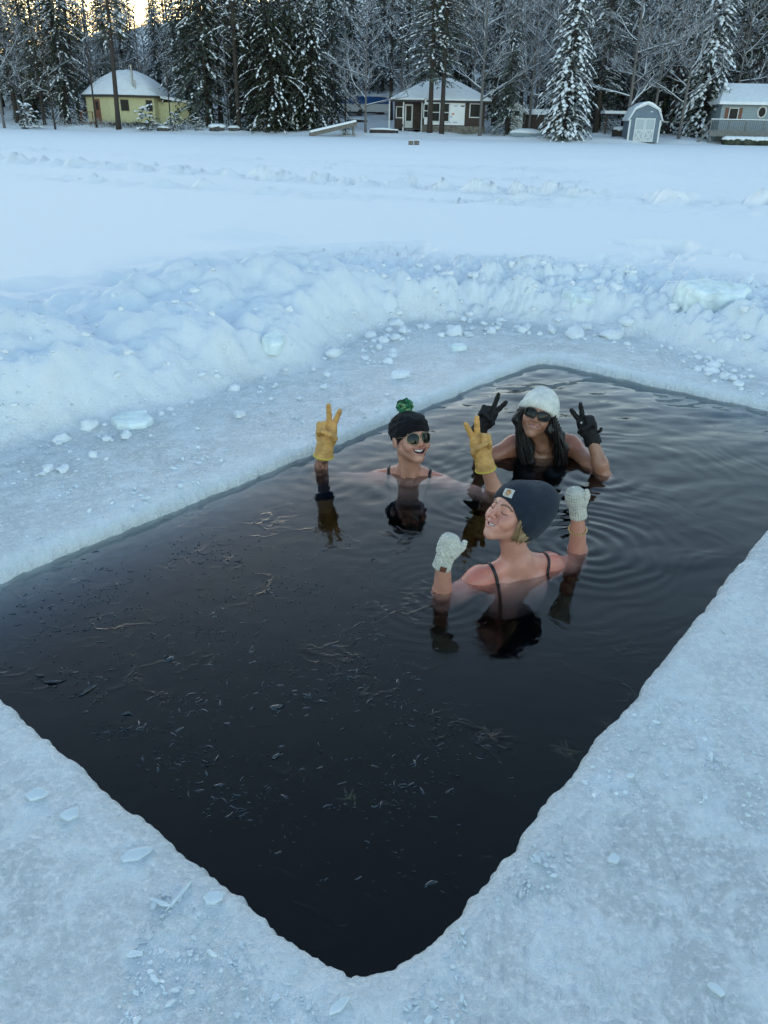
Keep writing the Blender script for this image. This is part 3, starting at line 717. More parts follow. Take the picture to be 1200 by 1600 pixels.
def window(par, cx, cz, w, h, y, frame=M_DKTRIM, t=.07, bars=0):
    """window on a wall facing -y at local y"""
    fr = MB(); fr.box(cx - w / 2, cx + w / 2, y - .06, y - .003, cz + h / 2 - t, cz + h / 2); fr.box(cx - w / 2, cx + w / 2, y - .075, y - .003, cz - h / 2, cz - h / 2 + t)
    fr.box(cx - w / 2, cx - w / 2 + t, y - .058, y - .003, cz - h / 2 + t, cz + h / 2 - t); fr.box(cx + w / 2 - t, cx + w / 2, y - .058, y - .003, cz - h / 2 + t, cz + h / 2 - t)
    for k in range(bars): zz = cz - h / 2 + h * (k + 1) / (bars + 1); fr.box(cx - w / 2 + t, cx + w / 2 - t, y - .05, y - .003, zz - t * .4, zz + t * .4)
    wd = fr.build('window', frame, par)
    MB().box(cx - w / 2 + t, cx + w / 2 - t, y - .03, y - .004, cz - h / 2 + t, cz + h / 2 - t).build('pane', M_GLASS, wd)
    return wd
def on_face(o, p0, ang): o.matrix_parent_inverse = Matrix(); o.location = p0; o.rotation_euler = (0, 0, ang); return o

# yellow six-sided cabin
cy = 87.0; cx0 = atx(208, cy); cz = gz(cx0, cy - 4) + .05
cab = empty('yellow_cabin', (cx0, cy, cz), 0, 'pale yellow many sided cabin with snowy domed roof among pines', 'cabin')
RC = 4.1; a0 = R(-100); wallh = 2.55
hexp = [(RC * math.cos(a0 + i * PI / 3), RC * math.sin(a0 + i * PI / 3)) for i in range(6)]
wl_ = MB(); wl_.add([(x, y, .25) for x, y in hexp] + [(x, y, wallh) for x, y in hexp], [tuple(range(5, -1, -1)), tuple(range(6, 12))] + [(i, (i + 1) % 6, 6 + (i + 1) % 6, 6 + i) for i in range(6)])
wl_.build('wall', M_YEL, cab)
fd = MB(); [fd.box(x * .93 - .2, x * .93 + .2, y * .93 - .2, y * .93 + .2, -.8, .249) for x, y in hexp]; fd.build('footing', M_DKTRIM, cab)
rf = MB(); rings_ = []; nn = 36
for t in np.linspace(0, 1, 12):
    rr = 1 - t; hz = wallh + .08 + 2.25 * (1 - rr ** 1.35) + .25 * (1 - (2 * t - 1) ** 2) * (t < .9)
    rr = max(rr, .02)
    for j in range(nn):
        a = a0 + 2 * PI * j / nn; s = (j % 6) / 6; hexr = math.cos(PI / 6) / math.cos((s - .5) * PI / 3); k = hexr * (1 - t) + 1 * t
        rf.v.append(((RC + .38) * k * rr * math.cos(a), (RC + .38) * k * rr * math.sin(a), hz))
rf.f = [(i * nn + j, i * nn + (j + 1) % nn, (i + 1) * nn + (j + 1) % nn, (i + 1) * nn + j) for i in range(11) for j in range(nn)] + [tuple(11 * nn + j for j in range(nn))]; rf.m = [0] * len(rf.f)
roof = rf.build('roof', M_SNOW, cab, True)
ev = MB(); ev.v = [((RC + s) * math.cos(a0 + i * PI / 3), (RC + s) * math.sin(a0 + i * PI / 3), wallh + z) for s, z in ((.40, .06), (.40, -.12), (.05, -.12), (.05, .02)) for i in range(6)]
ev.f = [(r * 6 + i, r * 6 + (i + 1) % 6, (r + 1) * 6 + (i + 1) % 6, (r + 1) * 6 + i) for r in range(3) for i in range(6)]; ev.m = [0] * len(ev.f); ev.build('eave', M_DKTRIM, cab)
def face_empty(i, base): # matrix of wall i
    p, q = Vector(hexp[i] + (0,)), Vector(hexp[(i + 1) % 6] + (0,)); c_ = (p + q) / 2; return c_, math.atan2((q - p).y, (q - p).x)
c_, an = face_empty(0, 0)
for lx, w_ in ((-.7, .75), (1.55, .6)): on_face(window(cab, lx, 1.75, w_, .95, 0), c_, an)
c_, an = face_empty(5, 0)
dr = MB().box(-.55, .35, -.05, -.004, .3, 2.25).build('door', M_DOOR, cab); on_face(dr, c_, an); MB().box(-.35, .15, -.06, -.051, 1.3, 2.05).build('pane', M_GLASS, dr)
sp_ = MB(); sp_.box(-1.5, .6, -1.1, -.06, .12, .26); sp_.box(-1.5, -1.42, -1.1, -1.02, .26, 1.15); sp_.box(.5, .58, -1.1, -1.02, .26, 1.15); sp_.box(-1.42, .5, -1.1, -1.04, 1.08, 1.15); on_face(sp_.build('porch', M_DOOR, cab), c_, an)
ch = MB(); ch.tube([(1.35, -2.9, 1.0), (1.35, -2.9, 5.0)], .09, 8); ch.tube([(1.35, -2.9, 5.0), (1.35, -2.9, 5.15)], .16, 8); ch.tube([(1.6, -3.0, .4), (1.6, -3.0, 3.9)], .05, 6); ch.build('chimney_pipe', M_METAL, cab)
an_ = MB(); an_.box(3.2, 6.2, -1.7, 1.6, .1, 2.1); an_.build('annex', M_YEL, cab)
ar = MB(); ar.prism([(3.0, 2.5), (6.5, 2.02), (6.5, 2.24), (3.0, 2.75)], -2.0, 1.9); ar.build('annex_roof', M_SNOW, cab)

# half built house with white wrap
hy = 83.5; hx = atx(676, hy); hz_ = gz(hx, hy - 5)
hs = empty('unfinished_house', (hx, hy, hz_), 0, 'half built dark house with white wrapped wall and snowy hipped roof', 'house')
hx0, hx1 = -3.1, 4.6
MB().box(hx0 + 2.1, hx1, -3.0, 3.0, .55, 2.75).build('wall', M_BROWN, hs)
MB().box(hx0 + 2.0, hx1 + .1, -3.1, 3.1, -.8, .549).build('foundation', M_STONE, hs)
MB().box(hx0 - .6, hx0 + 2.097, -1.5, 3.0, .2, 2.75).build('entry_wall', M_BROWN, hs)
wr = MB().box(hx0 + 2.13, 2.75, -3.035, -3.003, .62, 2.7).build('house_wrap', M_WRAP, hs)
mk = MB(); rk = random.Random(3)
for i in range(9): x = rk.uniform(.9, 2.4); z = rk.choice((.8, 1.25, 1.7, 2.15, 2.5)); mk.box(x, x + rk.uniform(.25, .5), -3.041, -3.038, z, z + .10)
mk.box(1.55, 1.8, -3.041, -3.038, 1.45, 1.62, 1); mk.build('printed_marks', [M_WMARK, M_OMARK], wr)
for x_, w_ in ((-.6, .05), (-.02, 0), (.95 - .35, 0)): pass
for x_, w_, h_, z_ in ((-.58, .5, 1.2, 1.75), (.30, .85, 1.6, 1.65), (1.28, .65, 1.6, 1.65)): window(hs, x_ - .25, z_, w_, h_, -3.04, M_WTRIM, .09, 1)
window(hs, 3.7, 1.85, 1.1, 1.2, -3.003, M_WTRIM, .09)
dd_ = MB().box(-2.75, -2.0, -1.56, -1.503, .3, 2.3).build('door', M_WTRIM, hs); MB().box(-2.62, -2.13, -1.575, -1.561, .9, 2.15).build('pane', M_GLASS, dd_)
window(hs, -3.25, 1.6, .7, 1.0, -1.503, M_WTRIM, .08)
for x in (-4.2, -2.9, -1.2): MB().box(x - .06, x + .06, -2.7, -2.58, -.3, 2.6).build('porch_post', M_WTRIM, hs)
stp = MB(); [stp.box(-2.9, -1.9, -2.2 - .3 * i, -1.9 - .3 * i, -.3, .16 - .13 * i) for i in range(3)]; stp.bar((-2.95, -1.8, .95), (-2.95, -3.0, .45), .07, .1); stp.bar((-1.85, -1.8, .95), (-1.85, -3.0, .45), .07, .1); stp.build('steps', M_BROWN, hs)
hr = MB(); ex0, ex1, ey0, ey1, ez, rz_ = hx0 - 1.0, hx1 + .5, -3.5, 3.5, 2.78, 4.6
vv = [(ex0, ey0 + .8, ez), (ex1, ey0, ez), (ex1, ey1, ez), (ex0, ey1, ez), (-.3, .1, rz_), (1.6, .1, rz_)]
hr.add(vv, [(0, 1, 5, 4), (1, 2, 5), (2, 3, 4, 5), (3, 0, 4)]); hr.add([(x, y, z - .16) for x, y, z in vv[:4]] + vv[:4], [(0, 3, 2, 1), (0, 1, 5, 4), (1, 2, 6, 5), (2, 3, 7, 6), (3, 0, 4, 7)])
hr.build('roof', M_SNOW, hs)
fs = MB(); fs.bar((ex0, ey0 + .78, ez - .24), (ex1, ey0 - .02, ez - .24), .06, .18); fs.bar((ex1, ey0, ez - .24), (ex1, ey1, ez - .24), .06, .18); fs.build('fascia', M_DKTRIM, hs)

# barn shed
sy = 75.2; sx = atx(1001, sy); bs = empty('barn_shed', (sx, sy, gz(sx, sy - 1.2) - .05), R(-6), 'slate blue barn shaped shed with white crossed door on the shore', 'shed')
gam = [(-1.3, 0), (1.3, 0), (1.3, 1.75), (.88, 2.45), (0, 2.85), (-.88, 2.45), (-1.3, 1.75)]
MB().prism(gam, -1.5, 1.6).build('wall', M_SLATE, bs)
ro = [(1.42, 1.62), (1.0, 2.52), (0, 2.97), (-1.0, 2.52), (-1.42, 1.62)]; ri = [(-1.33, 1.70), (-.91, 2.465), (0, 2.86), (.91, 2.465), (1.33, 1.70)]
MB().prism(ro + ri, -1.62, 1.75).build('trim', M_WTRIM, bs)
so = [(1.46, 1.66), (1.03, 2.60), (.4, 3.0), (0, 3.10), (-.4, 3.0), (-1.03, 2.60), (-1.46, 1.66)]; si = [(-1.425, 1.63), (-1.003, 2.525), (0, 2.975), (1.003, 2.525), (1.425, 1.63)]
MB().prism(so + si, -1.66, 1.8).build('roof', M_SNOW, bs, False)
MB().box(-1.32, -1.18, -1.53, -1.503, 0, 1.72).build('corner_trim', M_WTRIM, bs); MB().box(1.18, 1.32, -1.53, -1.503, 0, 1.72).build('corner_trim', M_WTRIM, bs)
bd = MB().box(-.83, .83, -1.54, -1.503, .05, 1.85).build('door', M_GDOOR, bs)
xb = MB()
for s in (-1, 1):
    xb.box(s * .42 - .40, s * .42 - .33, -1.56, -1.541, .06, 1.84); xb.box(s * .42 + .33, s * .42 + .40, -1.56, -1.541, .06, 1.84); xb.box(s * .42 - .33, s * .42 + .33, -1.559, -1.541, .06, .14); xb.box(s * .42 - .33, s * .42 + .33, -1.559, -1.541, 1.76, 1.84); xb.box(s * .42 - .33, s * .42 + .33, -1.559, -1.541, .9, .98)
    xb.bar((s * .42 - .3, -1.552, .15), (s * .42 + .3, -1.552, .9), .018, .07); xb.bar((s * .42 + .3, -1.5525, .15), (s * .42 - .3, -1.5525, .9), .016, .07)
xb.build('door_braces', M_WTRIM, bd)
MB().box(.32, .5, -1.54, -1.503, 2.3, 2.38).build('lamp', M_WTRIM, bs)

# little white shed
ly = 80.5; lx = atx(806, ly); ls = empty('garden_shed', (lx, ly, gz(lx, ly - 1)), R(-10), 'little white shed with dark corners and low snowy wing', 'shed')
MB().prism([(-.75, 0), (.75, 0), (.75, 1.7), (0, 2.25), (-.75, 1.7)], -.9, .9).build('wall', M_WTRIM, ls)
MB().prism([(-.95, 1.62), (0, 2.28), (.95, 1.62), (.95, 1.80), (0, 2.50), (-.95, 1.80)], -1.05, 1.05).build('roof', M_SNOW, ls)
for x in (-.66, .66): MB().box(x - .09, x + .09, -.93, -.903, 0, 1.65).build('corner_board', M_DKTRIM, ls)
MB().box(-.2, .2, -.93, -.903, 1.4, 1.75).build('vent', M_DKTRIM, ls)
MB().box(.76, 4.4, -.2, 1.4, 0, 1.5).build('side_wing', M_BROWN, ls); MB().box(.76, 4.6, -.45, 1.6, 1.503, 1.95).build('wing_roof', M_SNOW, ls)

# grey blue house with deck
gy = 80.5; gx = atx(1165, gy); gh = empty('lake_house', (gx, gy, gz(gx, gy - 4) - .1), R(-4), 'grey blue house with long deck, oval window and turret at right edge', 'house')
MB().box(-3.2, 9, -2.2, 4, .4, 3.5).build('wall', M_LBLUE, gh)
MB().prism([(-3.2, -.9), (9, -.9), (9, .398), (-3.2, .398)], -2.1, 3.9).build('foundation', M_DKTRIM, gh)
r_ = MB(); r_.add([(-3.6, -2.7, 3.52), (9.3, -2.7, 3.52), (9.3, .9, 5.1), (-2.3, .9, 5.1), (-3.6, 4.4, 3.52), (9.3, 4.4, 3.52), (-3.6, -2.7, 3.30), (9.3, -2.7, 3.30), (-3.6, 4.4, 3.30)], [(0, 1, 2, 3), (3, 2, 5, 4), (0, 3, 4), (6, 7, 1, 0), (8, 6, 0, 4)]); r_.build('roof', M_SNOW, gh)
tw = MB().box(3.2, 5.6, -2.5, .2, 3.7, 6.1).build('turret', M_LBLUE, gh)
MB().add([(2.9, -2.9, 6.12), (6, -2.9, 6.12), (6, .5, 6.12), (2.9, .5, 6.12), (4.4, -1.2, 7.3)], [(0, 1, 4), (1, 2, 4), (2, 3, 4), (3, 0, 4), (3, 2, 1, 0)]).build('turret_roof', M_SNOW, tw)
window(gh, 3.75, 5.2, .6, 1.1, -2.503, M_WTRIM)
w1 = window(gh, -2.1, 2.55, .85, 1.0, -2.203, M_WTRIM)
MB().box(-2.85, -2.56, -2.24, -2.204, 2.05, 3.05).build('shutter', M_DOOR, gh); MB().box(-1.64, -1.35, -2.24, -2.204, 2.05, 3.05).build('shutter', M_DOOR, gh)
ov = MB(); n_ = 20; ov.v = [(.35 + .42 * math.cos(2 * PI * i / n_), -2.23, 2.75 + .5 * math.sin(2 * PI * i / n_)) for i in range(n_)] + [(.35 + .3 * math.cos(2 * PI * i / n_), -2.26, 2.75 + .38 * math.sin(2 * PI * i / n_)) for i in range(n_)]
ov.f = [(i, (i + 1) % n_, n_ + (i + 1) % n_, n_ + i) for i in range(n_)]; ov.m = [0] * n_; ow = ov.build('oval_window', M_WTRIM, gh); MB().add([(.35 + .3 * math.cos(2 * PI * i / n_), -2.245, 2.75 + .38 * math.sin(2 * PI * i / n_)) for i in range(n_)], [tuple(range(n_))]).build('pane', M_GLASS, ow)
window(gh, 2.7, 2.4, 1.9, 1.7, -2.203, M_WTRIM, .1); 
dk = MB(); dk.box(-4.6, 9, -4.6, -2.203, 1.0, 1.15); dk.box(-4.6, 9, -4.68, -4.603, .75, 1.17); dk.build('deck', M_DECK, gh)
rl = MB(); rl.box(-4.6, 9, -4.6, -4.5, 2.0, 2.08); [rl.box(x, x + .09, -4.59, -4.51, 1.153, 1.998) for x in np.arange(-4.6, 9, 1.5)]; rl.box(-4.5, 8.9, -4.57, -4.53, 1.2, 1.26); [rl.box(x, x + .035, -4.565, -4.535, 1.262, 1.996) for x in np.arange(-4.4, 9, .16)]
rl.bar((-4.6, -4.55, 2.0), (-5.5, -4.7, 1.0), .08, .1); rl.bar((-4.6, -4.55, 1.2), (-5.6, -4.7, .1), .08, .2); rl.build('railing', M_DECK, gh)
rsn = MB().box(-4.6, 9, -4.62, -4.48, 2.083, 2.14).build('railing_snow', M_SNOW, gh)
for x in (-4.4, -2.9, -1.2, 1, 3, 5, 7): MB().box(x - .1, x + .1, -4.5, -4.3, -1.0, .998).build('deck_post', M_DECK, gh)
hb = MB(); rk = random.Random(9)
for i in range(9): hb.blob((0 + i * .42, rk.uniform(-.1, .1), .32), .40, .38, .36, i, .15, 9, 6)
hxx = atx(1138, 74.6); hd = tag(hb.build('clipped_hedge', M_CEDAR, None, True, (hxx, 74.6, gz(hxx, 74.6) - .05)), 'low clipped hedge capped with snow in front of the deck', 'hedge')
hc = MB(); [hc.blob((i * .42, 0, .56), .43, .42, .20, i + 40, .12, 9, 6) for i in range(9)]; hc.build('snow_cap', M_SNOW, hd, True)

# fence behind the shed
fy = 84; f0, f1 = atx(1036, fy), atx(1085, fy); zf = gz(f0, fy); fe = empty('rail_fence', (f0, fy, zf), 0, 'low rail fence capped with snow between shed and house', 'fence')
for i in range(5): MB().box(i * .8 - .06, i * .8 + .06, -.06, .06, -.4, .95).build('post', M_DKTRIM, fe)
MB().box(-.1, 3.4, -.10, -.063, .65, .80).build('rail', M_DKTRIM, fe); MB().box(-.1, 3.4, -.10, -.063, .25, .38).build('rail', M_DKTRIM, fe); MB().box(-.1, 3.4, -.13, .1, .953, 1.08).build('snow_cap', M_SNOW, fe)

# boats, ramp, boxes
by = 100; bx = atx(570, by); bt = empty('covered_boat', (bx, by, gz(bx, by)), R(8), 'boat under a bright blue tarp with snow on top, up the slope', 'boat')
hl = MB(); nn = 14; secs = []
for i in range(9):
    t = i / 8; w = .95 * math.sin(PI * min(1, .25 + t * .75)) ** .6 if t < 1 else .1; x = -2.9 + 5.8 * t; kz = .35 + .35 * (1 - t) ** 3
    for j in range(nn):
        a = PI * j / (nn - 1); hl.v.append((x, -w * math.cos(a), 1.15 + .75 * math.sin(a) * (.75 + .4 * math.sin(PI * t))))
hl.f = [(i * nn + j, i * nn + j + 1, (i + 1) * nn + j + 1, (i + 1) * nn + j) for i in range(8) for j in range(nn - 1)] + [tuple(range(nn)), tuple(8 * nn + j for j in range(nn - 1, -1, -1))]; hl.m = [0] * len(hl.f); hl.build('tarp', M_TARP, bt, True)
hu = MB(); hu.prism([(-2.85, 1.16), (2.85, 1.16), (2.4, .35), (-2.2, .35)], -.8, .8); hu.build('hull', M_WTRIM, bt)
sn = MB(); [sn.blob((x, .15, 1.95 + .05 * math.sin(x)), .75, .62, .17, int(x * 10), .15, 10, 6) for x in np.arange(-2.4, 2.6, .5)]; sn.build('snow_cap', M_SNOW, bt, True)
tr_ = MB(); tr_.box(-2.2, 2.2, -.5, .5, .18, .34); tr_.tube([(-.6, -.85, .3), (-.6, -.65, .3)], .3, 12); tr_.tube([(-.6, .65, .3), (-.6, .85, .3)], .3, 12); tr_.build('trailer', M_DKTRIM, bt)
def ramp_():
    y = 76.0; p = at(485, 222, .2); q = at(556, 203, .2); x0, x1 = atx(484, y), atx(557, y)
    r = empty('boat_ramp', (x0, y, gz(x0, y) - .02), R(10), 'tilted wooden dock section covered in snow at the shore', 'dock')
    L = x1 - x0; a = (0, 0, .12); b = (L, 0, 1.05); d = Vector((L, 0, .93)).normalized(); n = Vector((-d.z, 0, d.x))
    m = MB(); m.bar((0, -.55, .12), (L, -.55, 1.05), .1, .26); m.bar((0, .55, .12), (L, .55, 1.05), .1, .26)
    for i in range(12): t = (i + .5) / 12; m.bar((L * t, -.6, .27 + .93 * t), (L * t, .6, .27 + .93 * t), .22, .04)
    m.build('frame', M_WOOD, r)
    s = MB(); pts = [Vector((L * t, 0, .12 + .93 * t)) + n * .26 for t in np.linspace(.02, 1, 9)]; 
    for i, p in enumerate(pts): pass
    s.bar(pts[0], pts[-1], 1.15, .16); s.build('snow_cover', M_SNOW, r)
    l = MB(); l.bar((L - .3, -.45, 1.0), (L - .2, -.45, -.3), .08, .08); l.bar((L - .3, .45, 1.0), (L - .2, .45, -.3), .08, .08); l.build('support', M_WOOD, r)
ramp_()
vy = 77.5; vx = atx(822, vy); vb = empty('rowing_boat', (vx, vy, gz(vx, vy)), R(5), 'overturned rowing boat buried under a smooth hump of snow', 'boat')
b1 = MB(); b1.blob((0, 0, .14), 1.55, .62, .34, 2, .04, 18, 8); b1.build('hull', M_LBLUE, vb, True); b2 = MB(); b2.blob((0, .03, .30), 1.5, .62, .34, 4, .05, 18, 8); b2.build('snow_cover', M_SNOW, vb, True)
for px, lb in ((642, 'left of the two small wooden crates standing on the lake snow'), (651, 'right of the two small wooden crates standing on the lake snow')):
    p = at(px, 227, .22); z = gz(p.x, p.y); c = empty('wooden_crate', (p.x, p.y, z), R(10), lb, 'crate', 'crates on the lake snow')
    c.scale = (.75, .75, .75); MB().box(-.19, .19, -.17, .17, -.02, .34).build('box', M_WOOD, c); MB().box(-.17, .17, -.19, -.171, .05, .29).build('panel', M_STONE, c); MB().box(-.18, .18, -.16, .16, .343, .39).build('snow_cap', M_SNOW, c)
for px, y, s, lb in ((340, 79.3, .55, 'dark boulder capped with snow on the bank, larger one'), (366, 79.1, .4, 'dark boulder capped with snow on the bank, smaller one'), (196 + 60, 79.3, .4, 'low dark rock under the cabin shrubs')):
    x = atx(px, y); o = MB(); o.blob((0, 0, .1), s * 1.5, s, s * .75, int(px), .2, 9, 6); ro_ = tag(o.build('boulder', M_ROCK, None, True, (x, y, gz(x, y) - .05)), lb, 'rock', 'boulders on the far bank')
    o = MB(); o.blob((0, .1, .1 + s * .5), s * 1.45, s * .95, s * .42, int(px) + 1, .15, 9, 6); o.build('snow_cap', M_SNOW, ro_, True)
for px, y, L, lb in ((600, 78.5, 2.6, 'long dark log half buried in snow right of the ramp'), (558, 93, 2.2, 'dark plank stack under snow on the slope'), (565, 88, .0, '')):
    if L:
        x = atx(px, y); o = MB(); o.tube([(-L / 2, 0, .14), (0, .05, .17), (L / 2, 0, .12)], [.16, .17, .13], 8); lo = tag(o.build('fallen_log', M_BROWN, None, True, (x, y, gz(x, y)), .1), lb, 'log'); o = MB(); o.tube([(-L / 2, .02, .28), (0, .06, .31), (L / 2, .02, .25)], [.10, .13, .09], 8); o.build('snow_cap', M_SNOW, lo, True)
sy_ = 78.6; sx2 = atx(966, sy_); sl = empty('stone_grill', (sx2, sy_, gz(sx2, sy_)), 0, 'small dark snow capped cabinet left of the barn shed', 'cabinet')
MB().box(-.45, .45, -.4, .4, -.2, .62).build('body', M_DKTRIM, sl); MB().box(-.36, .36, -.43, -.401, .05, .5).build('door', M_BROWN, sl); o = MB(); o.blob((0, 0, .66), .52, .46, .24, 3, .1, 10, 6); o.build('snow_cap', M_SNOW, sl, True)
px_ = atx(960, 82.5); po = MB(); po.box(-1.2, 1.4, -.6, .9, 1.75, 1.85); [po.box(x - .07, x + .07, -.5, -.36, -.3, 1.748) for x in (-1, 1.2)]; pg = tag(po.build('wood_shelter', M_BROWN, None, False, (px_, 82.5, gz(px_, 82.5))), 'open dark wood shelter with snowy roof behind the barn shed', 'shelter'); MB().box(-1.3, 1.5, -.7, 1.0, 1.853, 2.1).build('snow_cap', M_SNOW, pg)
# ================================================================== figures: smooth unions on a grid, one skin each
def mk_axis(lo, hi, coarse, fines):
    pts = [lo]; 
    while pts[-1] < hi:
        x = pts[-1]; st = coarse
        for a, b, s in fines:
            if a - .03 < x < b + .03: st = min(st, s if a <= x <= b else (s + coarse) / 2)
        pts.append(x + st)
    return np.array(pts)
class Field:
    BIG = .07
    def __init__(s, lo, hi, coarse, fine=None, fstep=None):
        ax = []
        for i in range(3): ax.append(mk_axis(lo[i], hi[i], coarse, [(fine[0][i], fine[1][i], fstep)] if fine else []))
        s.ax = ax; s.F = np.full([len(a) for a in ax], s.BIG, np.float32)
    def _sub(s, lo, hi):
        sl = []
        for i in range(3):
            a = np.searchsorted(s.ax[i], lo[i]); b = np.searchsorted(s.ax[i], hi[i])
            sl.append(slice(int(a), int(b)))
        X = s.ax[0][sl[0]][:, None, None]; Y = s.ax[1][sl[1]][None, :, None]; Z = s.ax[2][sl[2]][None, None, :]
        return tuple(sl), X, Y, Z
    def _mix(s, sl, d, k, op):
        A = s.F[sl]
        if A.size == 0: return
        if op == 'u':
            h = np.clip(k - np.abs(A - d), 0, None) / k; s.F[sl] = np.minimum(A, d) - h * h * k * .25
        else:
            h = np.clip(k - np.abs(A + d), 0, None) / k; s.F[sl] = np.maximum(A, -d) + h * h * k * .25
    def cap(s, a, b, ra, rb=None, k=.01, op='u'):
        rb = ra if rb is None else rb; a = np.array(a, float); b = np.array(b, float); m = max(ra, rb) + s.BIG
        sl, X, Y, Z = s._sub(np.minimum(a, b) - m, np.maximum(a, b) + m); v = b - a; L = v @ v + 1e-12
        t = np.clip(((X - a[0]) * v[0] + (Y - a[1]) * v[1] + (Z - a[2]) * v[2]) / L, 0, 1)
        d = np.sqrt((X - a[0] - t * v[0]) ** 2 + (Y - a[1] - t * v[1]) ** 2 + (Z - a[2] - t * v[2]) ** 2) - (ra + (rb - ra) * t)
        s._mix(sl, d.astype(np.float32), k, op)
    def ell(s, c, r, M=None, k=.01, op='u'):
        c = np.array(c, float); r = np.array([r] * 3 if np.isscalar(r) else r, float); m = r.max() + s.BIG
        sl, X, Y, Z = s._sub(c - m, c + m); X = X - c[0]; Y = Y - c[1]; Z = Z - c[2]
        if M is not None: M = np.array(M); X, Y, Z = (M[0, j] * X + M[1, j] * Y + M[2, j] * Z for j in range(3))   # columns of M are the local axes
        k0 = np.sqrt((X / r[0]) ** 2 + (Y / r[1]) ** 2 + (Z / r[2]) ** 2); k1 = np.sqrt((X / r[0] ** 2) ** 2 + (Y / r[1] ** 2) ** 2 + (Z / r[2] ** 2) ** 2)
        d = np.where(k1 > 1e-6, k0 * (k0 - 1) / np.maximum(k1, 1e-6), -r.min())
        s._mix(sl, d.astype(np.float32), k, op)
    def cut(s, p, n, k=.006):          # keeps the side n points to
        X, Y, Z = s.ax[0][:, None, None], s.ax[1][None, :, None], s.ax[2][None, None, :]
        d = (X - p[0]) * n[0] + (Y - p[1]) * n[1] + (Z - p[2]) * n[2]
        A = s.F; e = -d; h = np.clip(k - np.abs(A - e), 0, None) / k; s.F = (np.maximum(A, e) + h * h * k * .25).astype(np.float32)
    def sample(s, p):
        ix = []; fr = []
        for i in range(3):
            j = int(np.clip(np.searchsorted(s.ax[i], p[i]) - 1, 0, len(s.ax[i]) - 2)); ix.append(j); fr.append((p[i] - s.ax[i][j]) / (s.ax[i][j + 1] - s.ax[i][j]))
        v = s.F[ix[0]:ix[0] + 2, ix[1]:ix[1] + 2, ix[2]:ix[2] + 2]
        for f in fr: v = v[0] * (1 - f) + v[1] * f
        return float(v)
    def project(s, p, off=.003):
        p = np.array(p, float)
        for _ in range(14):
            e = .004; f = s.sample(p)
            g = np.array([s.sample(p + d) - s.sample(p - d) for d in np.eye(3) * e]); n = np.linalg.norm(g)
            if n < 1e-6: break
            p = p - (f - off) * g / n * .8
        return Vector(p), Vector(g / (n + 1e-9))
    def nets(s):
        S = s.F < 0; nx, ny, nz = S.shape
        cs = np.zeros((nx - 1, ny - 1, nz - 1), np.uint8)
        for i in (0, 1):
            for j in (0, 1):
                for k in (0, 1): cs += S[i:nx - 1 + i, j:ny - 1 + j, k:nz - 1 + k]
        act = (cs > 0) & (cs < 8); I = np.argwhere(act); idm = np.full(act.shape, -1, np.int64); idm[act] = np.arange(len(I))
        acc = np.zeros((len(I), 3)); cnt = np.zeros(len(I)); F = s.F
        for ax_ in range(3):
            o1, o2 = [a for a in range(3) if a != ax_]
            for p in (0, 1):
                for q in (0, 1):
                    A = I.copy(); A[:, o1] += p; A[:, o2] += q; B = A.copy(); B[:, ax_] += 1
                    fa = F[A[:, 0], A[:, 1], A[:, 2]]; fb = F[B[:, 0], B[:, 1], B[:, 2]]; m = (fa < 0) != (fb < 0)
                    t = fa[m] / (fa[m] - fb[m]); pos = A[m].astype(float); pos[:, ax_] += t; acc[m] += pos; cnt[m] += 1
        acc /= cnt[:, None]
        V = np.stack([np.interp(acc[:, i], np.arange(len(s.ax[i])), s.ax[i]) for i in range(3)], 1)
        Q = []
        for ax_ in range(3):
            sa = [slice(None)] * 3; sb = [slice(None)] * 3; sa[ax_] = slice(0, -1); sb[ax_] = slice(1, None)
            E = np.argwhere(S[tuple(sa)] != S[tuple(sb)]); o1, o2 = (ax_ + 1) % 3, (ax_ + 2) % 3
            ok = (E[:, o1] > 0) & (E[:, o2] > 0) & (E[:, o1] < S.shape[o1] - 1) & (E[:, o2] < S.shape[o2] - 1); E = E[ok]
            c = []
            for p, q in ((-1, -1), (0, -1), (0, 0), (-1, 0)):
                A = E.copy(); A[:, o1] += p; A[:, o2] += q; c.append(idm[A[:, 0], A[:, 1], A[:, 2]])
            quad = np.stack(c, 1); fl = ~S[E[:, 0], E[:, 1], E[:, 2]]; quad[fl] = quad[fl][:, ::-1]; Q.append(quad)
        return V, np.concatenate(Q)
def vnormals(V, F):
    n = np.cross(V[F[:, 2]] - V[F[:, 0]], V[F[:, 3]] - V[F[:, 1]]); N = np.zeros_like(V)
    for i in range(4): np.add.at(N, F[:, i], n)
    return N / (np.linalg.norm(N, axis=1)[:, None] + 1e-12)
def relax(V, F, k=2, w=.5):
    for _ in range(k):
        A = np.zeros_like(V); c = np.zeros(len(V))
        for i in range(4): np.add.at(A, F[:, i], V[F[:, (i + 1) % 4]] + V[F[:, i - 1]]); np.add.at(c, F[:, i], 2)
        V = V * (1 - w) + w * A / np.maximum(c, 1)[:, None]
    return V
class Fr:                              # a frame: x right, y forward, z up
    def __init__(s, o, x, y, z): s.o = np.array(o, float); s.M = np.array([x, y, z], float).T
    def __call__(s, *p): return s.o + s.M @ np.array(p, float)
    def loc(s, P): return (P - s.o) @ s.M
    def dr(s, *p): return s.M @ np.array(p, float)
def frame(o, yaw, pitch=0, roll=0):    # yaw: 0 looks along +Y, positive turns left
    m = Matrix.Rotation(yaw, 3, 'Z') @ Matrix.Rotation(pitch, 3, 'X') @ Matrix.Rotation(roll, 3, 'Y')
    return Fr(o, m.col[0], m.col[1], m.col[2])

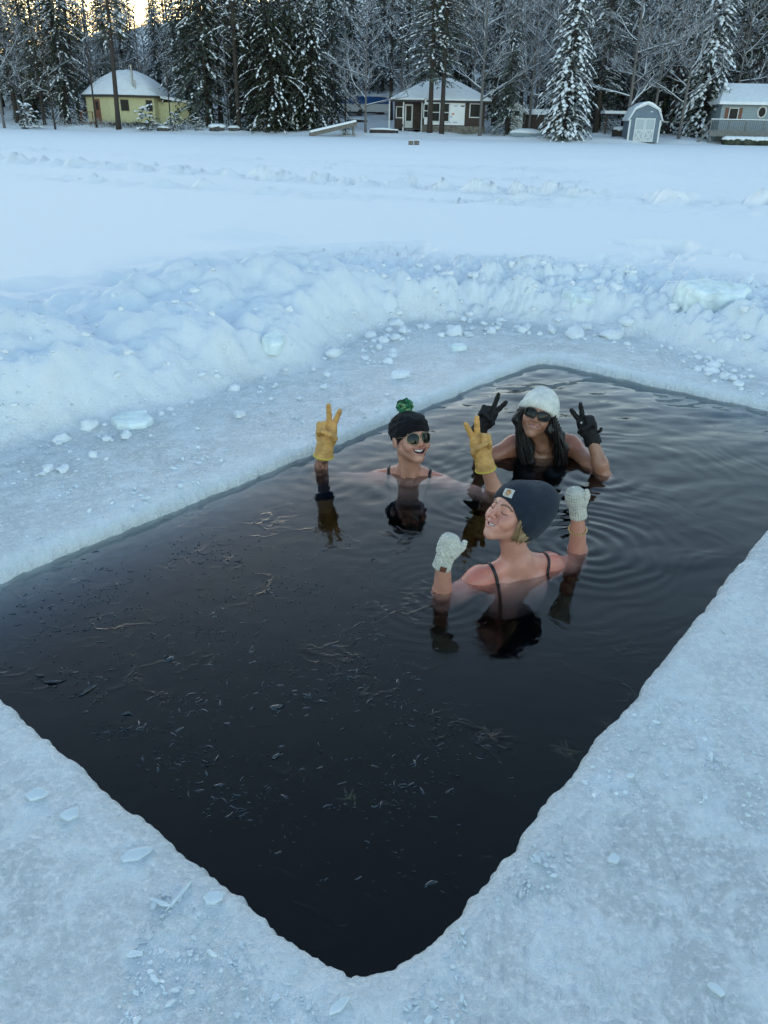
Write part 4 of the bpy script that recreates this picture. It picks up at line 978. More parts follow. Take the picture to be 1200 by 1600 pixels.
def skin_material(name):
    m, n, l, p = newmat(name)
    a = n.new('ShaderNodeAttribute'); a.attribute_name = 'paint'
    tc = n.new('ShaderNodeTexCoord'); nz = n.new('ShaderNodeTexNoise'); nz.inputs['Scale'].default_value = 22; nz.inputs['Detail'].default_value = 5; l.new(tc.outputs['Object'], nz.inputs['Vector'])
    mr = n.new('ShaderNodeMapRange'); l.new(nz.outputs[0], mr.inputs[0]); mr.inputs[3].default_value = .68; mr.inputs[4].default_value = 1.30
    vm = n.new('ShaderNodeVectorMath'); vm.operation = 'SCALE'; l.new(a.outputs['Color'], vm.inputs[0]); l.new(mr.outputs[0], vm.inputs['Scale'])
    l.new(vm.outputs[0], p.inputs['Base Color'])
    p.inputs['Roughness'].default_value = .34; p.inputs['Subsurface Weight'].default_value = .12; p.inputs['Subsurface Radius'].default_value = (.012, .004, .002); p.inputs['Subsurface Scale'].default_value = 1
    n2 = n.new('ShaderNodeTexNoise'); n2.inputs['Scale'].default_value = 320; l.new(tc.outputs['Object'], n2.inputs['Vector'])
    b = n.new('ShaderNodeBump'); b.inputs['Strength'].default_value = .12; b.inputs['Distance'].default_value = .002; l.new(n2.outputs[0], b.inputs['Height']); l.new(b.outputs[0], p.inputs['Normal'])
    return m
M_SKIN = skin_material('skin')
def knit(name, col, rough=.9, bump=.35, scale=300, var=.15, sheen=.3):
    m = simple(name, col, rough, var, 30, 0, bump, scale, .1); m.node_tree.nodes['Principled BSDF'].inputs['Sheen Weight'].default_value = sheen; return m
M_BLACKHAT = knit('black_knit', (.010, .010, .013), sheen=.06, scale=170, bump=.5); M_WHITEKNIT = knit('white_knit', (.72, .71, .66)); M_NAVY = knit('navy_knit', (.018, .025, .040), sheen=.12); M_GREYKNIT = knit('pale_grey_knit', (.60, .575, .51), bump=.5, scale=250)
M_LEATHER = simple('tan_leather', (.60, .33, .11), .6, .25, 22, 0, .35, 90, .35); M_PIPING = simple('yellow_hem', (.62, .52, .06), .6)
M_BLACKGLOVE = simple('black_glove_cloth', (.012, .012, .014), .7, .3, 20, 0, .4, 60, .3); M_LOGO = simple('pale_print', (.55, .55, .55), .5)
M_SUIT = simple('black_swimsuit', (.010, .010, .013), .45, .2, 20)
M_HAIRB = simple('black_hair', (.010, .008, .008), .5, .3, 40, spec=.5); M_HAIRY = simple('blond_hair', (.30, .20, .11), .5, .25, 60)
M_LENS = simple('dark_lens', (.008, .012, .011), .10, .2, 3, spec=.28); M_GOLD = simple('thin_gold_frame', (.55, .42, .22), .3, .1, 3, metal=.9); M_BLACKPLASTIC = simple('black_plastic_frame', (.010, .010, .011), .25)
M_TEETH = simple('teeth', (.72, .70, .64), .3, .05); M_TONGUE = simple('tongue', (.48, .19, .18), .4, .1)
M_GREENS = [simple('green_yarn', (.02, .16, .075), .9), simple('dark_green_yarn', (.012, .055, .03), .9), simple('pale_green_yarn', (.16, .30, .15), .9)]
M_PATCH = simple('pale_patch', (.50, .50, .46), .8, .1, 60); M_ORANGE = simple('orange_stitching', (.50, .20, .04), .7); M_TAN = simple('brown_leather_tag', (.15, .045, .03), .6, .2, 30)
M_BEAD = simple('gold_beads', (.60, .42, .20), .3, .2, 40, metal=.6)

def gauss(P, c, r): return np.exp(-((P - np.array(c)) ** 2).sum(1) / r ** 2)
def chain_dist(P, pts):
    best = np.full(len(P), 1e9)
    for a, b in zip(pts[:-1], pts[1:]):
        a = np.array(a); b = np.array(b); v = b - a; t = np.clip((P - a) @ v / (v @ v), 0, 1); best = np.minimum(best, np.linalg.norm(P - a - t[:, None] * v, axis=1))
    return best
class Person:
    """one woman in the water: a continuous body, then hat, glasses, suit, gloves as children"""
    def __init__(s, label, B, H, elbows, wrists, skin, blush, smile, lid, brow, headscale=1.0, neck_r=.052, tattoo=False, age=0):
        s.B, s.H = B, H; s.elbows, s.wrists = elbows, wrists; hs = headscale; s.hs = hs
        allp = np.array([H(0, 0, 0), B(0, 0, 0), B(-.2, 0, 0), B(.2, 0, 0)] + list(elbows) + list(wrists))
        lo = allp.min(0) - .22; hi = allp.max(0) + .22; lo[2] = -1.60
        hc = H(0, 0, 0); fld = Field(lo, hi, .0066, (hc - .145, hc + .145), .0024); s.fld = fld
        k = .045
        # trunk
        fld.ell(B(0, -.005, -.14), (.145, .088, .17), B.M, k); fld.ell(B(0, 0, -.36), (.122, .086, .16), B.M, .06); fld.ell(B(0, -.012, -.53), (.158, .108, .13), B.M, .06)
        for x in (-1, 1):
            fld.ell(B(.072 * x, .072, -.20), (.062, .056, .062), B.M, .03); fld.ell(B(.07 * x, -.055, -.09), (.07, .045, .10), B.M, .04)
            fld.cap(B(.02 * x, -.018, .055), B(.150 * x, -.008, .010), .040, .036, .04); fld.cap(B(.015 * x, .055, -.012), B(.15 * x, .030, .012), .013, .012, .022)
            fld.cap(B(.085 * x, -.01, -.60), B(.09 * x, .03, -1.02), .086, .056, .04); fld.cap(B(.09 * x, .03, -1.02), B(.09 * x, -.01, -1.42), .052, .034, .03); fld.cap(B(.09 * x, -.02, -1.45), B(.10 * x, .15, -1.47), .034, .024, .02)
        for i, x in enumerate((-1, 1)):
            sh = B(.168 * x, 0, -.022); e = np.array(elbows[i]); w = np.array(wrists[i]); fd = (w - e) / np.linalg.norm(w - e); ud = (e - sh) / np.linalg.norm(e - sh)
            fld.ell(sh, .054, None, .04); fld.cap(sh, sh + (e - sh) * .55, .049, .045, .03); fld.cap(sh + (e - sh) * .5, e, .044, .036, .02)
            fld.cap(e, e + (w - e) * .32, .036, .040, .02); fld.cap(e + (w - e) * .32, w, .039, .0255, .02); fld.cap(w, w + fd * .015, .024, .023, .01)
        # neck
        nb = B(0, -.012, .02); nt = H(0, -.022, -.062); fld.cap(nb, nt, neck_r + .004, neck_r, .035)
        for x in (-1, 1): fld.cap(H(.052 * x, -.022, -.045), B(.018 * x, .058, -.006), .013, .011, .022)
        # head
        h = lambda x, y, z: H(x * hs, y * hs, z * hs)
        def E(c, r, k, op='u'): fld.ell(h(*c), np.array([r] * 3 if np.isscalar(r) else r) * hs, H.M, k, op)
        def C(a, b, ra, rb, k, op='u'): fld.cap(h(*a), h(*b), ra * hs, rb * hs, k, op)
        E((0, -.018, .042), (.074, .093, .080), .02); E((0, .024, -.020), (.059, .064, .082), .03); E((0, .050, .048), (.055, .036, .040), .03)
        for x in (-1, 1):
            C((.043 * x, .008, -.046), (.014 * x, .068, -.093), .021, .0155, .028); E((.041 * x, .058, -.018), (.023, .025, .022), .022)
            E((.037 * x, .066, -.038), (.021 + .002 * smile, .021, .021), .020); C((.012 * x, .087, .021), (.044 * x, .072, .022), .008, .007, .014)
        E((0, .076, -.097), (.0165, .017, .015), .018); E((0, .073, -.060), (.035, .023, .028), .02)
        for x in (-1, 1):
            E((.032 * x, .099, .003), (.018, .014, .011), .012, 's'); E((.032 * x, .0765, .003), (.0155, .0115, .0115), .004)
            E((.078 * x, -.010, -.010), (.009, .018, .030), .008)
        C((0, .085, .012), (0, .1075, -.024), .0075, .0105, .010); E((0, .106, -.027), (.0105, .010, .009), .006)
        for x in (-1, 1): E((.0125 * x, .0985, -.030), (.0075, .009, .007), .005); E((.006 * x, .106, -.0375), (.0035, .004, .003), .003, 's'); C((.020 * x, .092, -.034), (.037 * x, .079, -.052), .0016, .0012, .010, 's')
        op_ = {0: .0035, .5: .0048, 1: .0080, 2: .0140}[smile]; mz = -.0585; W_ = .0315 if smile else .02
        xs = np.linspace(-1, 1, 9); up = []; lo_ = []
        for t in xs:
            y = .0955 - .0185 * t * t; z = mz + .0105 * t * t * (smile > 0); g = op_ * math.sqrt(max(0, 1 - t * t)); up.append((t * W_, y, z + g * .75)); lo_.append((t * W_, y - .002, z - g * 1.15))
        for i in range(8):
            a = (np.array(up[i]) + lo_[i]) / 2; b = (np.array(up[i + 1]) + lo_[i + 1]) / 2
            fld.cap(h(*a), h(*b), max(.002, op_ * math.sqrt(max(0, 1 - xs[i] ** 2))) * hs, max(.002, op_ * math.sqrt(max(0, 1 - xs[i + 1] ** 2))) * hs, .004, 's')
        for i in range(8): C(up[i], up[i + 1], .0036, .0036, .0035); C(lo_[i], lo_[i + 1], .0044, .0044, .0035)
        V, F = fld.nets(); V = relax(V, F, 1, .35); N = vnormals(V, F); s.V, s.F, s.N = V, F, N
        # colour of the skin itself
        q = H.loc(V) / hs; bl = B.loc(V); c = np.tile(np.array(skin, float), (len(V), 1))
        def blend(w, col): nonlocal c; w = np.clip(w, 0, 1)[:, None]; c = c * (1 - w) + np.array(col) * w
        for x in (-1, 1): blend(blush * gauss(bl, (.17 * x, 0, 0), .11), (skin[0] * 1.0, skin[1] * .62, skin[2] * .60)); blend(.55 * gauss(q, (.04 * x, .07, -.028), .03), (skin[0] * .98, skin[1] * .66, skin[2] * .64))
        for i in (0, 1): blend(blush * .6 * gauss(V, elbows[i], .12), (skin[0], skin[1] * .66, skin[2] * .64))
        blend(.5 * gauss(q, (0, .112, -.026), .018), (skin[0] * .95, skin[1] * .6, skin[2] * .6)); front = q[:, 1] > .05
        blend((1 - sstep(.003, .0062, np.minimum(chain_dist(q, up), chain_dist(q, lo_)))) * front, (.42, .12, .115))
        cav = np.zeros(len(q), bool)
        for i in range(9):
            mc = (np.array(up[i]) + lo_[i]) / 2; g = op_ * math.sqrt(max(0, 1 - xs[i] ** 2)); cav |= (np.linalg.norm(q - mc - np.array([0, -.006, 0]), axis=1) < max(.001, g * .95))
        blend(cav & front, (.10, .025, .025))
        for x in (-1, 1):
            bw = [(.012 * x, .096, .0205), (.026 * x, .0935, .0275), (.040 * x, .083, .0265), (.049 * x, .071, .020)]
            onskin = lambda pts: [H.loc(np.array(fld.project(h(*p), 0)[0])) / hs for pts_ in [pts] for p in [np.array(pts[i]) * (1 - t) + np.array(pts[i + 1]) * t for i in range(len(pts) - 1) for t in (0, .5)] + [np.array(pts[-1])]]
            bw = onskin(bw); blend((1 - sstep(.0022, .0050, chain_dist(q, bw))) * front * .9, brow)
            ls = [(.0175 * x, .086, -.002), (.025 * x, .0895, -.0058), (.033 * x, .090, -.0065), (.041 * x, .0865, -.0048), (.048 * x, .080, -.001)]
            ls = onskin(ls); blend((1 - sstep(.0011, .0030, chain_dist(q, ls))) * front * lid, (.03, .018, .016))
            blend(.35 * gauss(q, (.032 * x, .088, .004), .014), (skin[0] * .8, skin[1] * .62, skin[2] * .6))
        if tattoo:
            e, w = np.array(elbows[1]), np.array(wrists[1]); ax = (w - e) / np.linalg.norm(w - e); t = (V - e) @ ax; rr = np.linalg.norm(V - e - t[:, None] * ax, axis=1)
            nz = vnoise(V[:, 0] * 60, V[:, 1] * 60, V[:, 2] * 60, 7) - .5; m = (rr < .06) & (t > -.02) & (np.abs(nz) < .13); blend(m * .75, (.05, .045, .05))
        s.root_loc = Vector((B.o[0], B.o[1], 0))
        o = link('person', np_mesh('body', V - np.array(s.root_loc), F, [M_SKIN], True, colors=np.concatenate([c, np.ones((len(c), 1))], 1)), None, s.root_loc)
        s.o = tag(o, label, 'person'); s.up, s.lo, s.op = up, lo_, op_; s.h = h
        # teeth
        m = MB(); tv = []; n = 17
        for j in range(2):
            for i in range(n):
                t = -1 + 2 * i / (n - 1); g = op_ * math.sqrt(max(0, 1 - (t * .98) ** 2)); zz = mz + .0105 * t * t + (g * .95 if j else -g * (.15 if smile == 2 else .75)); tv.append(h(t * W_ * .93, .0905 - .0185 * t * t, zz))
        m.add([p - np.array(s.root_loc) for p in tv], [(i, i + 1, n + i + 1, n + i) for i in range(n - 1)]); m.build('teeth', M_TEETH, o, True)
    def child(s, name, mb_or_me, mats, smooth=True, parent=None):
        if isinstance(mb_or_me, MB):
            L = s.root_loc; mb_or_me.v = [(p[0] - L.x, p[1] - L.y, p[2] - L.z) for p in mb_or_me.v]; return mb_or_me.build(name, mats, parent or s.o, smooth)
        V, F = mb_or_me; return link(name, np_mesh(name, V - np.array(s.root_loc), F, [mats], smooth), parent or s.o)
    def sdf(s, name, f, mat, parent=None, disp=None, rel=1):
        V, F = f.nets(); V = relax(V, F, rel, .4)
        if disp is not None: N = vnormals(V, F); V = V + N * disp(V)[:, None]
        return s.child(name, (V, F), mat, True, parent)
    def strap(s, path, width, mat, name='strap', thick=.0016, parent=None):
        path = [np.array(p) for p in path]; path = [path[i] + (path[i + 1] - path[i]) * t for i in range(len(path) - 1) for t in np.linspace(0, 1, 7)[:-1]] + [path[-1]]
        pr = [s.fld.project(p, .0035) for p in path]; m = MB(); k = len(pr); v = []
        for i, (p, n) in enumerate(pr):
            d = (pr[min(i + 1, k - 1)][0] - pr[max(i - 1, 0)][0]).normalized(); sd = d.cross(n).normalized()
            for a, b in ((-1, -.6), (-.8, 1), (.8, 1), (1, -.6)): v.append(p + sd * (a * width / 2) + n * (b * thick))
        f = [(i * 4 + j, i * 4 + (j + 1) % 4, i * 4 + 4 + (j + 1) % 4, i * 4 + 4 + j) for i in range(k - 1) for j in range(4)]
        m.add(v, f); return s.child(name, m, mat, True, parent)
    def suit(s, pred, mat=None, off=.004):
        L = s.B.loc(s.V); keep = pred(L, s.V); fk = keep[s.F].all(1); F = s.F[fk]; used = np.unique(F); mp = np.full(len(s.V), -1); mp[used] = np.arange(len(used))
        return s.child('swimsuit', (s.V[used] + s.N[used] * off, mp[F]), mat or M_SUIT)

def hand_field(w, u, n, side, size, style):
    """gloved hand: w wrist, u towards the fingers, n out of the palm; side +1 right, -1 left"""
    u = np.array(u, float); u /= np.linalg.norm(u); n = np.array(n, float); n -= u * (n @ u); n /= np.linalg.norm(n); t = np.cross(u, n) * side
    w = np.array(w, float); P = lambda a, b, c: w + (t * a + n * b + u * c) * size
    M = np.array([t, n, u]).T
    lo = w - .2 * size * 1.3; hi = w + .2 * size * 1.5; f = Field(np.minimum(lo, w + u * .26 * size - .12), np.maximum(hi, w + u * .26 * size + .12), .0028)
    Z = size
    if style == 'victory':
        r = .0125
        f.ell(P(.0, .0, .062), np.array((.046, .022, .056)) * Z, M, .02); f.cap(P(-.028, 0, .03), P(-.030, .002, .088), .019 * Z, .018 * Z, .015); f.cap(P(.026, 0, .02), P(.028, .002, .090), .019 * Z, .018 * Z, .015)
        f.cap(P(0, 0, -.005), P(0, 0, .05), .034 * Z, .036 * Z, .02)
        tips = [((.028, 0, .098), 14, .036, .030, .026), ((.008, 0, .104), -9, .038, .034, .028)]
        for (a, b, c), ang, l1, l2, l3 in tips:
            an = R(ang); d = np.array((math.sin(an), .0, math.cos(an))); p = np.array((a, b, c)) - d * .012; q1 = p + d * (l1 + .012); d2 = d * .99 + np.array((0, .10, 0)); q2 = q1 + d2 * l2; d3 = d * .97 + np.array((0, .20, 0)); q3 = q2 + d3 * (l3 - .006)
            f.cap(P(*p), P(*q1), r * 1.10 * Z, r * 1.04 * Z, .008); f.cap(P(*q1), P(*q2), r * 1.04 * Z, r * .97 * Z, .004); f.cap(P(*q2), P(*q3), r * .97 * Z, r * .84 * Z, .004)
        for a, c, sc_ in ((-.0145, .097, 1.0), (-.036, .088, .86)):      # ring and little finger folded into the palm
            k1 = (a, .030 * sc_, c + .014); k2 = (a + .003, .046 * sc_, c - .014); k3 = (a + .004, .030, c - .034)
            f.cap(P(a, .0, c), P(*k1), r * 1.1 * Z, r * 1.08 * Z, .006); f.cap(P(*k1), P(*k2), r * 1.05 * Z, r * Z, .005); f.cap(P(*k2), P(*k3), r * Z, r * .85 * Z, .005)
        f.cap(P(.030, .006, .018), P(.043, .032, .050), .018 * Z, .0155 * Z, .014); f.cap(P(.043, .032, .050), P(.022, .056, .074), .0150 * Z, .0135 * Z, .006); f.cap(P(.022, .056, .074), P(-.010, .060, .084), .0135 * Z, .0115 * Z, .005)
        f.cap(P(0, 0, .01), P(0, 0, -.030), .036 * Z, .041 * Z, .012); f.cap(P(0, 0, -.030), P(0, 0, -.058), .041 * Z, .047 * Z, .012)
        f.cut(P(0, 0, -.062), u, .004)
    else:                                                               # knitted mitten, fingers folded together
        f.ell(P(0, .006, .070), np.array((.047, .034, .052)) * Z, M, .02); f.ell(P(-.004, .010, .098), np.array((.040, .030, .036)) * Z, M, .02); f.cap(P(0, 0, .01), P(0, .002, .055), .036 * Z, .042 * Z, .02)
        f.cap(P(.030, .008, .050), P(.052, .014, .090), .019 * Z, .0160 * Z, .010); f.cap(P(.052, .014, .090), P(.056, .016, .116), .0160 * Z, .0115 * Z, .004)
        f.cap(P(0, 0, .012), P(0, 0, -.03), .037 * Z, .040 * Z, .006); f.cut(P(0, 0, -.034), u, .005)
    return f, P, (t, n, u)

# ------------------------------------------------------------------ woman with the yellow work gloves
def glass_set(P, lens, frame_mat, rx, rz, cx, yf, zc, fw, shape, temple_r, tilt=0, lens_mat=None):
    h = P.h; n = 28
    fr = MB(); ls = MB()
    for x in (-1, 1):
        ou = []; 
        for i in range(n):
            a = 2 * PI * i / n; ca, sa = math.cos(a), math.sin(a); e = shape
            ox = abs(ca) ** e * (1 if ca >= 0 else -1); oz = abs(sa) ** e * (1 if sa >= 0 else -1); ou.append((ox, oz))
        def pt(ox, oz, s, dy): X = cx * x + ox * rx * s; return h(X, yf - 5.5 * X * X + dy, zc + oz * rz * s - .12 * (oz < 0) * rz * 0)
        lv = [pt(ox, oz, 1, 0) for ox, oz in ou] + [pt(ox, oz, .5, .0025) for ox, oz in ou] + [pt(0, 0, 0, .0032)]
        ls.add(lv, [(i, (i + 1) % n, n + (i + 1) % n, n + i) for i in range(n)] + [(n + i, n + (i + 1) % n, 2 * n) for i in range(n)])
        loop = [Vector(pt(ox, oz, 1.0, 0)) for ox, oz in ou]; loop.append(loop[0]); loop.append(loop[1]); fr.tube(loop, fw, 6, 0, False)
        X = (cx + rx) * x; fr.tube([h(X, yf - 5.5 * X * X, zc + rz * .35), h(.078 * x, yf - .055, zc + rz * .35), h(.081 * x, yf - .10, zc + rz * .3 - .002)], temple_r, 6)
    bx = cx - rx * .92; fr.tube([h(-bx, yf - .001, zc + rz * .35), h(0, yf + .004, zc + rz * .5), h(bx, yf - .001, zc + rz * .35)], fw * 1.1, 6)
    g = P.child('sunglasses', fr, frame_mat); P.child('lens', ls, lens_mat or M_LENS, True, g)
    return g
def A(px, py, y): return np.array(aty(px, py, y))
def A0(px, py, z): return np.array(at(px, py, z))
W1B = frame(A(639, 752, 3.67), PI + R(-6)); W1B.o[2] = -.048
W1H = frame(A(641, 685, 3.62), PI + R(27), R(19), R(-3))
wr = [A(755, 714, 3.46), A(508, 694, 3.60)]; el = [A0(776, 772, -.03) + np.array((.02, .02, -.06)), A0(499, 748, -.10) + np.array((-.01, .02, -.04))]
SKIN1 = (.54, .268, .190)
p1 = Person('woman neck deep in water in black pompom hat, sunglasses and tan leather gloves', W1B, W1H, el, wr, SKIN1, .8, 2, .0, (.06, .035, .025), 1.05, .050, True)
def beanie(P, parts, plane_p, plane_n, fs=.0032, r=.2):
    c = P.H(0, -.04, .08); f = Field(c - r, c + r, fs)
    for q in parts:
        if q[0] == 'e': f.ell(P.h(*q[1]), np.array(q[2]) * P.hs, P.H.M if len(q) < 5 else q[4], q[3])
        else: f.cap(P.h(*q[1]), P.h(*q[2]), q[3], q[4], q[5])
    f.cut(P.h(*plane_p), P.H.dr(*plane_n), .006); return f
folds1 = []
for x in (-1, 1):
    for k, zz in enumerate((.112, .075, .030, -.015)):
        q_ = [np.array((.004 * x, .105, .088)) * (1 - t) + np.array((.088 * x, -.045 - .01 * k, zz)) * t + np.array((0, .02, .012)) * math.sin(PI * t) for t in np.linspace(0, 1, 6)]
        q_ = [np.array((0, -.014, .042)) + (p - np.array((0, -.014, .042))) / np.linalg.norm((p - np.array((0, -.014, .042))) / np.array((.0885, .1165, .088))) * .97 for p in q_]
        folds1 += [('c', tuple(q_[i]), tuple(q_[i + 1]), .0075, .0075, .010) for i in range(5)]
f = beanie(p1, [('e', (0, -.014, .042), (.0885, .1165, .088), .02)] + folds1, (0, .085, .030), (0, -.50, .87))
hf1 = f
hat1 = p1.sdf('pompom_hat', f, M_BLACKHAT, None, lambda V: .0016 * (vnoise(V[:, 0] * 70, V[:, 1] * 70, V[:, 2] * 70, 5) - .5) * 2)
def cuff(P, hat, c, r, p0, w, nrm, mat, nr, amp):
    ctr = P.H(0, -.02, .05); f = Field(ctr - .18, ctr + .18, .003); f.ell(P.h(*c), np.array(r) * P.hs, P.H.M, .01); f.cut(P.h(*p0), P.H.dr(*nrm), .014); f.cut(np.array(P.h(*p0)) + P.H.dr(*nrm) * w, -P.H.dr(*nrm), .018); P.sdf('cuff', f, mat, hat, lambda V: amp * np.cos(nr * np.arctan2(P.H.loc(V)[:, 0], P.H.loc(V)[:, 1] + .02)))
pm = MB(); rp = random.Random(4); pc = Vector(p1.h(.0, -.030, .150))
for i in range(150):
    d = Vector((rp.gauss(0, 1), rp.gauss(0, 1), rp.gauss(0, 1))).normalized(); t_ = d.cross(Vector((rp.gauss(0, 1), rp.gauss(0, 1), rp.gauss(0, 1)))).normalized(); r_ = .034 * rp.uniform(.85, 1.1)
    pm.tube([pc + d * r_ * .5 - t_ * .012, pc + d * r_ * 1.05 - t_ * .008, pc + d * r_ * 1.16 + t_ * .006, pc + d * r_ * .9 + t_ * .016], [.004, .0055, .0055, .004], 5, rp.choice((0, 0, 1, 1, 2)), True)
pm.blob(pc, .026, .026, .026, 2, .05, 10, 8, 1)
p1.child('pompom', pm, M_GREENS, True, hat1)
glass_set(p1, None, M_GOLD, .0285, .0265, .0335, .105, .0015, .0009, 1.0, .0010)
tg = Field(p1.h(0, .07, -.075) - .06, p1.h(0, .07, -.075) + .06, .0025); tg.ell(p1.h(0, .080, -.0725), (.017, .014, .006), p1.H.M, .004); p1.sdf('tongue', tg, M_TONGUE)
p1.suit(lambda L, V: ((L[:, 2] < -.13 - .05 * (L[:, 1] < 0)) & (np.abs(L[:, 0]) < .158) & (L[:, 2] > -.60)))
for x in (-1, 1):
    p1.strap([p1.B(.095 * x, .085, -.15), p1.B(.10 * x, .09, -.08), p1.B(.105 * x, .06, -.01), p1.B(.105 * x, .02, .045), p1.B(.10 * x, -.03, .05), p1.B(.095 * x, -.08, 0), p1.B(.085 * x, -.09, -.1)], .014, M_SUIT)
CAMV = np.array((0, 0, CAM_H))
def work_glove(P, i, fing, palm, side, size, base, mat, hem=None):
    w = P.wrists[i]; fd = np.array(fing, float)
    f, Q, ax = hand_field(w, fd, palm, side, size, base)
    g = P.sdf('glove', f, mat, None, lambda V: .0012 * (vnoise(V[:, 0] * 90, V[:, 1] * 90, V[:, 2] * 90, 3) - .5) * 2)
    if hem is not None:
        m = MB(); lp = [Vector(Q(.0475 * math.cos(a), .0475 * math.sin(a), -.061)) for a in np.linspace(0, 2 * PI, 26)]; m.tube(lp, .0036, 6, 0, False); P.child('hem', m, hem, True, g)
    return g, Q, ax
toc = lambda p: (CAMV - p) / np.linalg.norm(CAMV - p)
w_ = p1.wrists[1]; f1 = A(515, 640, 3.60) - A(508, 694, 3.60)
work_glove(p1, 1, f1, toc(w_) + np.array((-.15, 0, -.3)), 1, 1.05, 'victory', M_LEATHER, M_PIPING)
w_ = p1.wrists[0]; f0 = A(743, 655, 3.46) - A(755, 714, 3.46)
work_glove(p1, 0, f0, toc(w_) + np.array((.25, 0, -.3)), -1, 1.05, 'victory', M_LEATHER, M_PIPING)

# ------------------------------------------------------------------ woman with the white beanie
W2B = frame(A(845, 714, 3.96), PI + R(4), R(-4)); W2B.o[2] = .062
W2H = frame(A(840, 648, 3.86), PI + R(-13), R(17), R(-13))
SKIN2 = (.37, .180, .115)
wr = [A(922, 678, 3.78), A(753, 664, 3.82)]; el = [A(946, 742, 3.72) + np.array((0, 0, -.02)), A(752, 716, 3.90) + np.array((-.0, 0, -.02))]
p2 = Person('long black haired woman in white beanie, black sunglasses and black gloves', W2B, W2H, el, wr, SKIN2, .7, 1, .0, (.02, .014, .012), 1.02, .050)
rib = lambda P, nr, amp: (lambda V: amp * np.cos(nr * np.arctan2(P.H.loc(V)[:, 0], P.H.loc(V)[:, 1] + .02)))
f = beanie(p2, [('e', (0, -.018, .040), (.097, .121, .094), .02), ('e', (0, -.055, .088), (.052, .056, .046), .05)], (0, .085, .045), (0, -.30, .95))
hat2 = p2.sdf('beanie', f, M_WHITEKNIT, None, rib(p2, 44, .0010))
c = p2.H(0, -.02, .05); f = Field(c - .17, c + .17, .003); f.ell(p2.h(0, -.022, .034), (.108, .124, .150), p2.H.M, .01); f.cut(p2.h(0, .085, .030), p2.H.dr(0, -.34, .94), .016); f.cut(p2.h(0, .085, .082), p2.H.dr(0, .34, -.94), .020)
p2.sdf('cuff', f, M_WHITEKNIT, hat2, rib(p2, 44, .0014))
glass_set(p2, None, M_BLACKPLASTIC, .029, .0205, .0345, .1065, .0035, .0042, .62, .0035)
tg = Field(p2.h(0, .07, -.075) - .06, p2.h(0, .07, -.075) + .06, .0025); tg.ell(p2.h(.001, .0895, -.0640), (.015, .0125, .0060), p2.H.M, .004); p2.sdf('tongue', tg, M_TONGUE)
p2.suit(lambda L, V: ((L[:, 2] < -.075 - .03 * (np.abs(L[:, 0]) < .06) - .06 * (L[:, 1] < 0)) & (np.abs(L[:, 0]) < .150) & (L[:, 2] > -.60)))
for x in (-1, 1): p2.strap([p2.B(.085 * x, .10, -.12), p2.B(.095 * x, .09, -.06), p2.B(.10 * x, .06, 0), p2.B(.10 * x, .02, .05), p2.B(.10 * x, -.03, .05), p2.B(.09 * x, -.08, 0), p2.B(.08 * x, -.10, -.1)], .028, M_SUIT)
hm = MB(); rp = random.Random(8)
for x in (-1, 1):
    for i in range(150):
        u0 = rp.random(); lay = rp.random(); s0 = Vector(p2.h((.070 + .012 * lay) * x, .046 - .10 * u0, .035 - .03 * rp.random()))
        e0 = Vector(p2.B((.055 + .075 * rp.random() - .010 * (1 - u0)) * x, .150 - .10 * u0 + .012 * lay, .0 - .14 * rp.random() ** .7))
        m1 = Vector(p2.h((.090 + .030 * lay) * x, .040 - .085 * u0, -.045)); m2 = m1.lerp(e0, .5) + Vector(p2.H.dr(.014 * x, .014, 0))
        ph = rp.uniform(0, 6); am = rp.uniform(.004, .012); pts = []
        for k in range(13):
            t = k / 12; b = (s0 * (1 - t) ** 3 + m1 * 3 * t * (1 - t) ** 2 + m2 * 3 * t * t * (1 - t) + e0 * t ** 3); pts.append(b + Vector((math.sin(ph + t * 9), math.cos(ph + t * 8), .5 * math.sin(ph + 5 * t))) * am * t)
        r_ = rp.uniform(.0022, .0048); hm.tube(pts, [r_ * (1 - .8 * (k / 12) ** 3) for k in range(13)], 4)
hb_ = p2.child('hair', hm, M_HAIRB)
hf = Field(p2.h(0, -.03, -.10) - .25, p2.h(0, -.03, -.10) + .25, .0035)
for x in (-1, 1):
    q_ = [p2.h(.076 * x, .006, .03), p2.h(.086 * x, .004, -.05), p2.B(.092 * x, .070, .005), p2.B(.085 * x, .105, -.06), p2.B(.080 * x, .115, -.12)]; r_ = [.022, .029, .030, .024, .012]
    for i in range(4): hf.cap(q_[i], q_[i + 1], r_[i], r_[i + 1], .02)
    hf.cap(p2.h(.070 * x, -.055, .0), p2.B(.085 * x, .0, .03), .036, .030, .03)
hf.ell(p2.h(0, -.085, -.05), (.07, .03, .08), p2.H.M, .03); p2.sdf('hair_mass', hf, M_HAIRB, hb_, lambda V: 0.0016 * np.sin(210 * p2.H.loc(V)[:, 0] + 8 * np.sin(38 * p2.H.loc(V)[:, 2])) + .003 * (vnoise(V[:, 0] * 60, V[:, 1] * 60, V[:, 2] * 18, 4) - .5))
w_ = p2.wrists[0]; g, Q, ax = work_glove(p2, 0, A(903, 626, 3.76) - A(922, 678, 3.78), toc(w_) + np.array((.15, 0, -.3)), -1, .96, 'victory', M_BLACKGLOVE)
m = MB(); m.blob(Q(.022, .026, .098), .006, .005, .006, 1, .02, 8, 6); p2.child('logo', m, M_LOGO, True, g)
m = MB(); m.tube([Q(-.040, .0, -.006), Q(-.058, .006, .0), Q(-.064, .008, .016)], [.009, .009, .007], 6); p2.child('wrist_strap', m, M_BLACKGLOVE, True, g)
